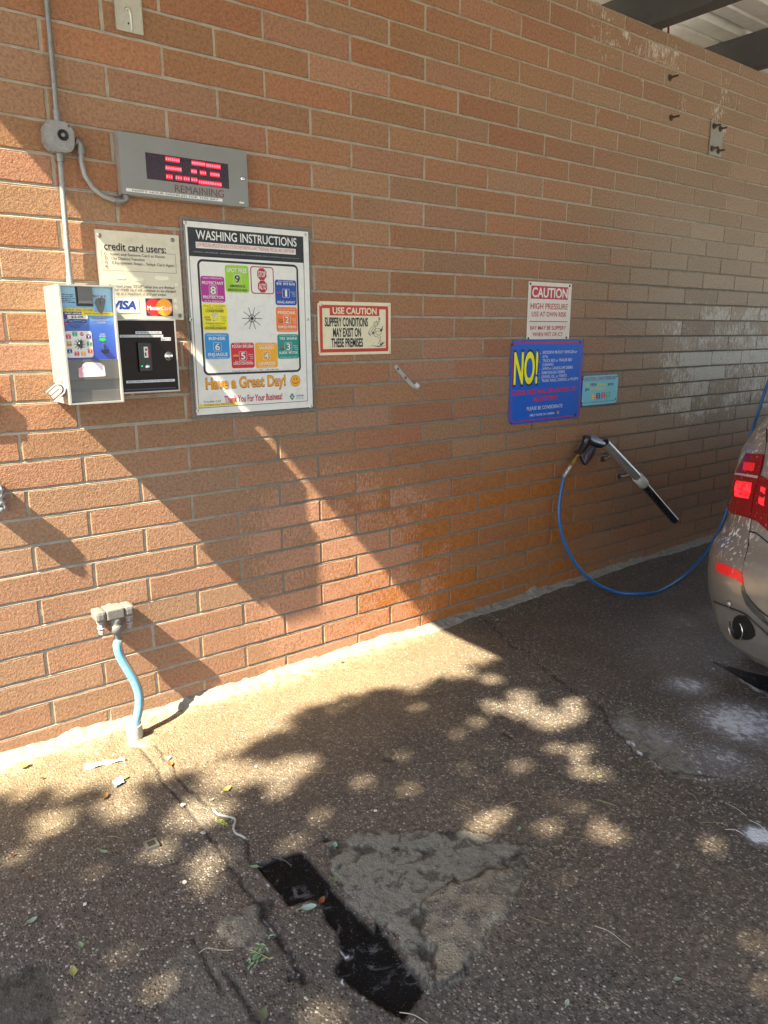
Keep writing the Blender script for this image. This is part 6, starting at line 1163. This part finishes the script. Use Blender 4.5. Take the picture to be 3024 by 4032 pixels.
for a in [(KF1, [(866, 950), (905, 934), (960, 930), (1018, 937)], 'pale stalk lying across the joint in the bottom middle left', .0020, (190, 180, 150)), (KF1, [(284, 802), (315, 812), (340, 840)], 'short curved straw near the pale leaf at far left'), (KF1, [(850, 408), (880, 402), (912, 382)], 'tan twig across the joint above the square metal plate'), (KF1, [(1330, 158), (1400, 168), (1462, 162), (1468, 154)], 'long tan straw in the half shade, centre'), (KF1, [(1495, 102), (1530, 110), (1560, 165), (1584, 216)], 'bent tan twig right of the long tan straw'),
    (KF1, [(470, 440), (500, 448), (545, 446)], 'straw beside the square metal plate'), (KF1, [(1190, 532), (1240, 552), (1270, 566)], 'grey stick floating on the black strip', .002, (90, 88, 84)), (KF2, [(915, 818), (980, 850), (1030, 875), (1070, 910)], 'white curved stalk in the lower right pebbles', .0017, (210, 200, 180)), (KF2, [(300, 275), (330, 300), (390, 312)], 'straw in the sun spots above the grey patch'), (KF2, [(530, 303), (570, 290), (620, 278)], 'forked straw just above the right sun spots', .0017), (KF2, [(735, 476), (790, 488), (838, 516)], 'cream straw right of the grey patch'),
    (KF2, [(790, 434), (840, 445), (886, 440)], 'cream straw beneath the bright round sun spot'), (KF2, [(748, 344), (770, 370), (808, 398)], 'straw upright left of the bright sun spot'), (KF2, [(912, 275), (950, 290), (1012, 297)], 'faint straw above the bright round sun spot'), (KF2, [(620, 218), (628, 245), (644, 262)], 'short upright straw in the middle of the floor'), (KF2, [(1305, 240), (1340, 265), (1368, 295)], 'straw on the far right in the shade', .0014), (KF2, [(1475, 290), (1520, 318), (1572, 345)], 'straw beside the foam spot on the right edge', .0015, (200, 196, 180)),
    (KF2, [(1475, 404), (1520, 412), (1560, 424)], 'white straw touching the foam spot on the right edge', .0018, (220, 220, 214)), (KF2, [(1580, 365), (1620, 390), (1659, 412)], 'white straw inside the foam spot on the right edge', .0018, (220, 220, 214)), (KF2, [(1365, 375), (1440, 380), (1490, 386)], 'brown straw left of the foam spot on the right edge'), (KF2, [(630, 775), (660, 795), (720, 802)], 'faint curled straw on the pebbles below the patch'), (KF2, [(918, 1125), (950, 1148), (975, 1162)], 'short straw at the bottom edge, right of centre'), (KF2, [(80, 1190), (140, 1208), (200, 1228)], 'pale stalk at the bottom edge beside the black strip', .0018, (200, 196, 170)),
    (KF2, [(1443, 820), (1440, 845), (1444, 862)], 'tiny upright straw in the lower right pebbles'), (KF3, [(806, 190), (820, 195), (836, 198)], 'short straw near the start of the long crack'), (KF3, [(240, 582), (280, 588), (330, 580)], 'thin straw in the shade below the sunlit floor'), (KF3, [(940, 136), (960, 134), (980, 140)], 'short straw by the wall foot below the blue hose'), (KF3, [(1130, 665), (1160, 678), (1190, 680)], 'tan straw between the dark spots on the right')]:
    twig(*a)
# small odd things
b = MB(); q0, q1 = FL(*KF1(368, 138)), FL(*KF1(544, 106)); dd = Vector(q1) - Vector(q0); nn_ = Vector((-dd.y, dd.x, 0)).normalized(); V_ = []; N_ = 14
for i in range(N_ + 1):
    s_ = i / N_; c_ = Vector(q0) + dd * s_; w_ = .012 * (1.2 - .7 * s_) * (1 + .3 * math.sin(7 * s_)); 
    for t_ in (-1, -.3, .3, 1): V_.append(c_ + nn_ * w_ * t_ + Vector((0, 0, .005 + .010 * (1 - abs(t_)) + .004 * math.sin(13 * s_ + 3 * t_))))
b.add(V_, [(4 * i + j, 4 * i + j + 1, 4 * i + 5 + j, 4 * i + 4 + j) for i in range(N_) for j in range(3)], pm('paper', (.75, .74, .72), .7, 0, .05, 30., bump=.001, bs=60.), True); tag(b.build('crumpled_paper'), 'long crumpled white paper scrap on the floor near the wall, lower left', 'paper')
b = MB(); x_, y_ = FL(*KF1(515, 208))[:2]; V_ = []
for i in range(6):
    for j in range(6): V_.append((x_ + (i - 2.5) * .0072 + .001 * j, y_ + (j - 2.5) * .0085 + .002 * i, .005 + .006 * abs(math.sin(i * 1.3 + j)) ))
b.add(V_, [(6 * i + j, 6 * i + j + 1, 6 * i + 7 + j, 6 * i + 6 + j) for i in range(5) for j in range(5)], pm('blue_plastic', (.30, .50, .62), .35, 0, .3, 60.), True); tag(b.build('plastic_scrap'), 'crumpled pale blue plastic scrap on the sunlit floor', 'plastic scrap')
t = thing('metal_cap', FL(*KF1(660, 476)), 'small square aluminium plate with a dark worn centre on the floor', 'plate')
q = [FL(*KF1(*p_)) for p_ in ((625, 472), (678, 452), (697, 482), (642, 503))]; zz = .010; ctr_ = sum([Vector(p_) for p_ in q], Vector()) / 4; b = MB(); P0 = [Vector((p_[0], p_[1], 0)) for p_ in q]
up_ = [Vector((p_.x, p_.y, zz)) for p_ in P0]; dn_ = [Vector((p_.x, p_.y, -.001)) for p_ in P0]; b.add(up_ + dn_, [(0, 1, 2, 3)] + [(i, (i + 1) % 4, 4 + (i + 1) % 4, 4 + i) for i in range(4)], M_galv); b.build('plate', t)
b = MB(); c0 = Vector((ctr_.x, ctr_.y, zz + .0008)); b.poly([c0 + (p_ - ctr_) * .62 * 1.0 + Vector((0, 0, 0)) for p_ in [Vector((u_.x, u_.y, ctr_.z)) for u_ in P0]], pm('worn_black', (.02, .02, .018), .7, bump=.001, bs=60.)); b.build('worn_centre', t)
b = MB(); P = [tuple(FL(*KF1(*p_))[:2]) for p_ in ((930, 325), (950, 345), (975, 352), (1003, 358), (1025, 368), (1022, 390), (1018, 410), (1030, 430), (1050, 438), (1070, 450))]; b.tube(smooth([(x, y, .006) for x, y in P], 1), .0038, pm('old_caulk', (.36, .36, .33), .7, 0, .15, 60., bump=.0015, bs=70.), 8); tag(b.build('caulk_worm'), 'wriggling worm of white caulk lying beside the floor joint', 'caulk')
for K, x, y, r_, lb in ((KF1, 797, 298, .009, 'upper white blob of caulk on the floor joint'), (KF1, 885, 420, .010, 'lower white blob of caulk on the floor joint, above the crack')):
    q = FL(*K(x, y)); b = MB(); n = 14; V_ = [(q[0], q[1], .008)] + [(q[0] + r_ * math.cos(R(a_)) * rng.uniform(.7, 1.3), q[1] + r_ * math.sin(R(a_)) * rng.uniform(.7, 1.3), .002) for a_ in np.linspace(0, 360, n, endpoint=False)]; b.add(V_, [(0, 1 + i, 1 + (i + 1) % n) for i in range(n)], bpy.data.materials['old_caulk'], True); tag(b.build('caulk_blob'), lb, 'caulk')
for K, x, y, w_, h_, lb in ((KF1, 804, 640, .006, .014, 'small white plastic bit below the square metal plate'), (KF1, 370, 736, .005, .010, 'small white fleck on dark floor at left'), (KF1, 735, 98, .006, .018, 'white chip beside the orange leaf near the cup'), (KF1, 1115, 136, .005, .009, 'white chip in the shade right of the orange leaf'), (KF1, 1635, 328, .006, .009, 'white pebble-like chip above the grey patch'), (KF2, 512, 618, .004, .010, 'white chip on the lower half of the grey patch')):
    q = FL(*K(x, y)); a_ = rng.uniform(0, 3); ca, sa = math.cos(a_), math.sin(a_); b = MB(); pts = [(w_, 0), (w_ * .5, h_ * .5), (-w_ * .6, h_ * .45), (-w_, 0), (-w_ * .5, -h_ * .5), (w_ * .7, -h_ * .4)]; V_ = [(q[0] + x_ * ca - y_ * sa, q[1] + x_ * sa + y_ * ca, z_) for z_ in (.0035, .0060) for x_, y_ in pts]; b.add(V_, [list(range(5, -1, -1)), list(range(6, 12))] + [(i, (i + 1) % 6, 6 + (i + 1) % 6, 6 + i) for i in range(6)], WH); tag(b.build('white_chip'), lb, 'debris', 'white chips on the floor')
# sprigs of green debris
for K, x, y, nlf, sp, lb, cc_ in ((KF1, 965, 385, 12, .022, 'green leafy sprig beside the white caulk worm', (170, 190, 80)), (KF1, 1130, 955, 26, .030, 'pile of shredded grey-green leaves in the bottom middle', (130, 160, 120))):
    q = FL(*K(x, y)); b = MB(); mt = ink(*cc_, .6)
    for i in range(nlf):
        s_ = rng.uniform(-1, 1); cx_ = q[0] + s_ * sp * .5 + rng.uniform(-.006, .006); cy_ = q[1] - s_ * sp + rng.uniform(-.012, .012) if nlf < 20 else q[1] + s_ * sp * .6 + rng.uniform(-.01, .01); a_ = rng.uniform(0, 6.28); l_ = rng.uniform(.006, .012); z_ = rng.uniform(.004, .014); cx_ += (rng.uniform(-sp, sp) if nlf > 20 else 0)
        b.add([(cx_ - l_ * math.cos(a_), cy_ - l_ * math.sin(a_), z_), (cx_ + l_ * .4 * math.sin(a_), cy_ - l_ * .4 * math.cos(a_), z_ + .002), (cx_ + l_ * math.cos(a_), cy_ + l_ * math.sin(a_), z_ + .001), (cx_ - l_ * .4 * math.sin(a_), cy_ + l_ * .4 * math.cos(a_), z_ + .003)], [(0, 1, 2, 3)], mt)
    b.tube([(q[0] - sp * .4, q[1] + sp, .004), (q[0], q[1], .007), (q[0] + sp * .5, q[1] - sp, .004)], .001, ink(190, 170, 90), 6); tag(b.build('leaf_sprig'), lb, 'sprig')
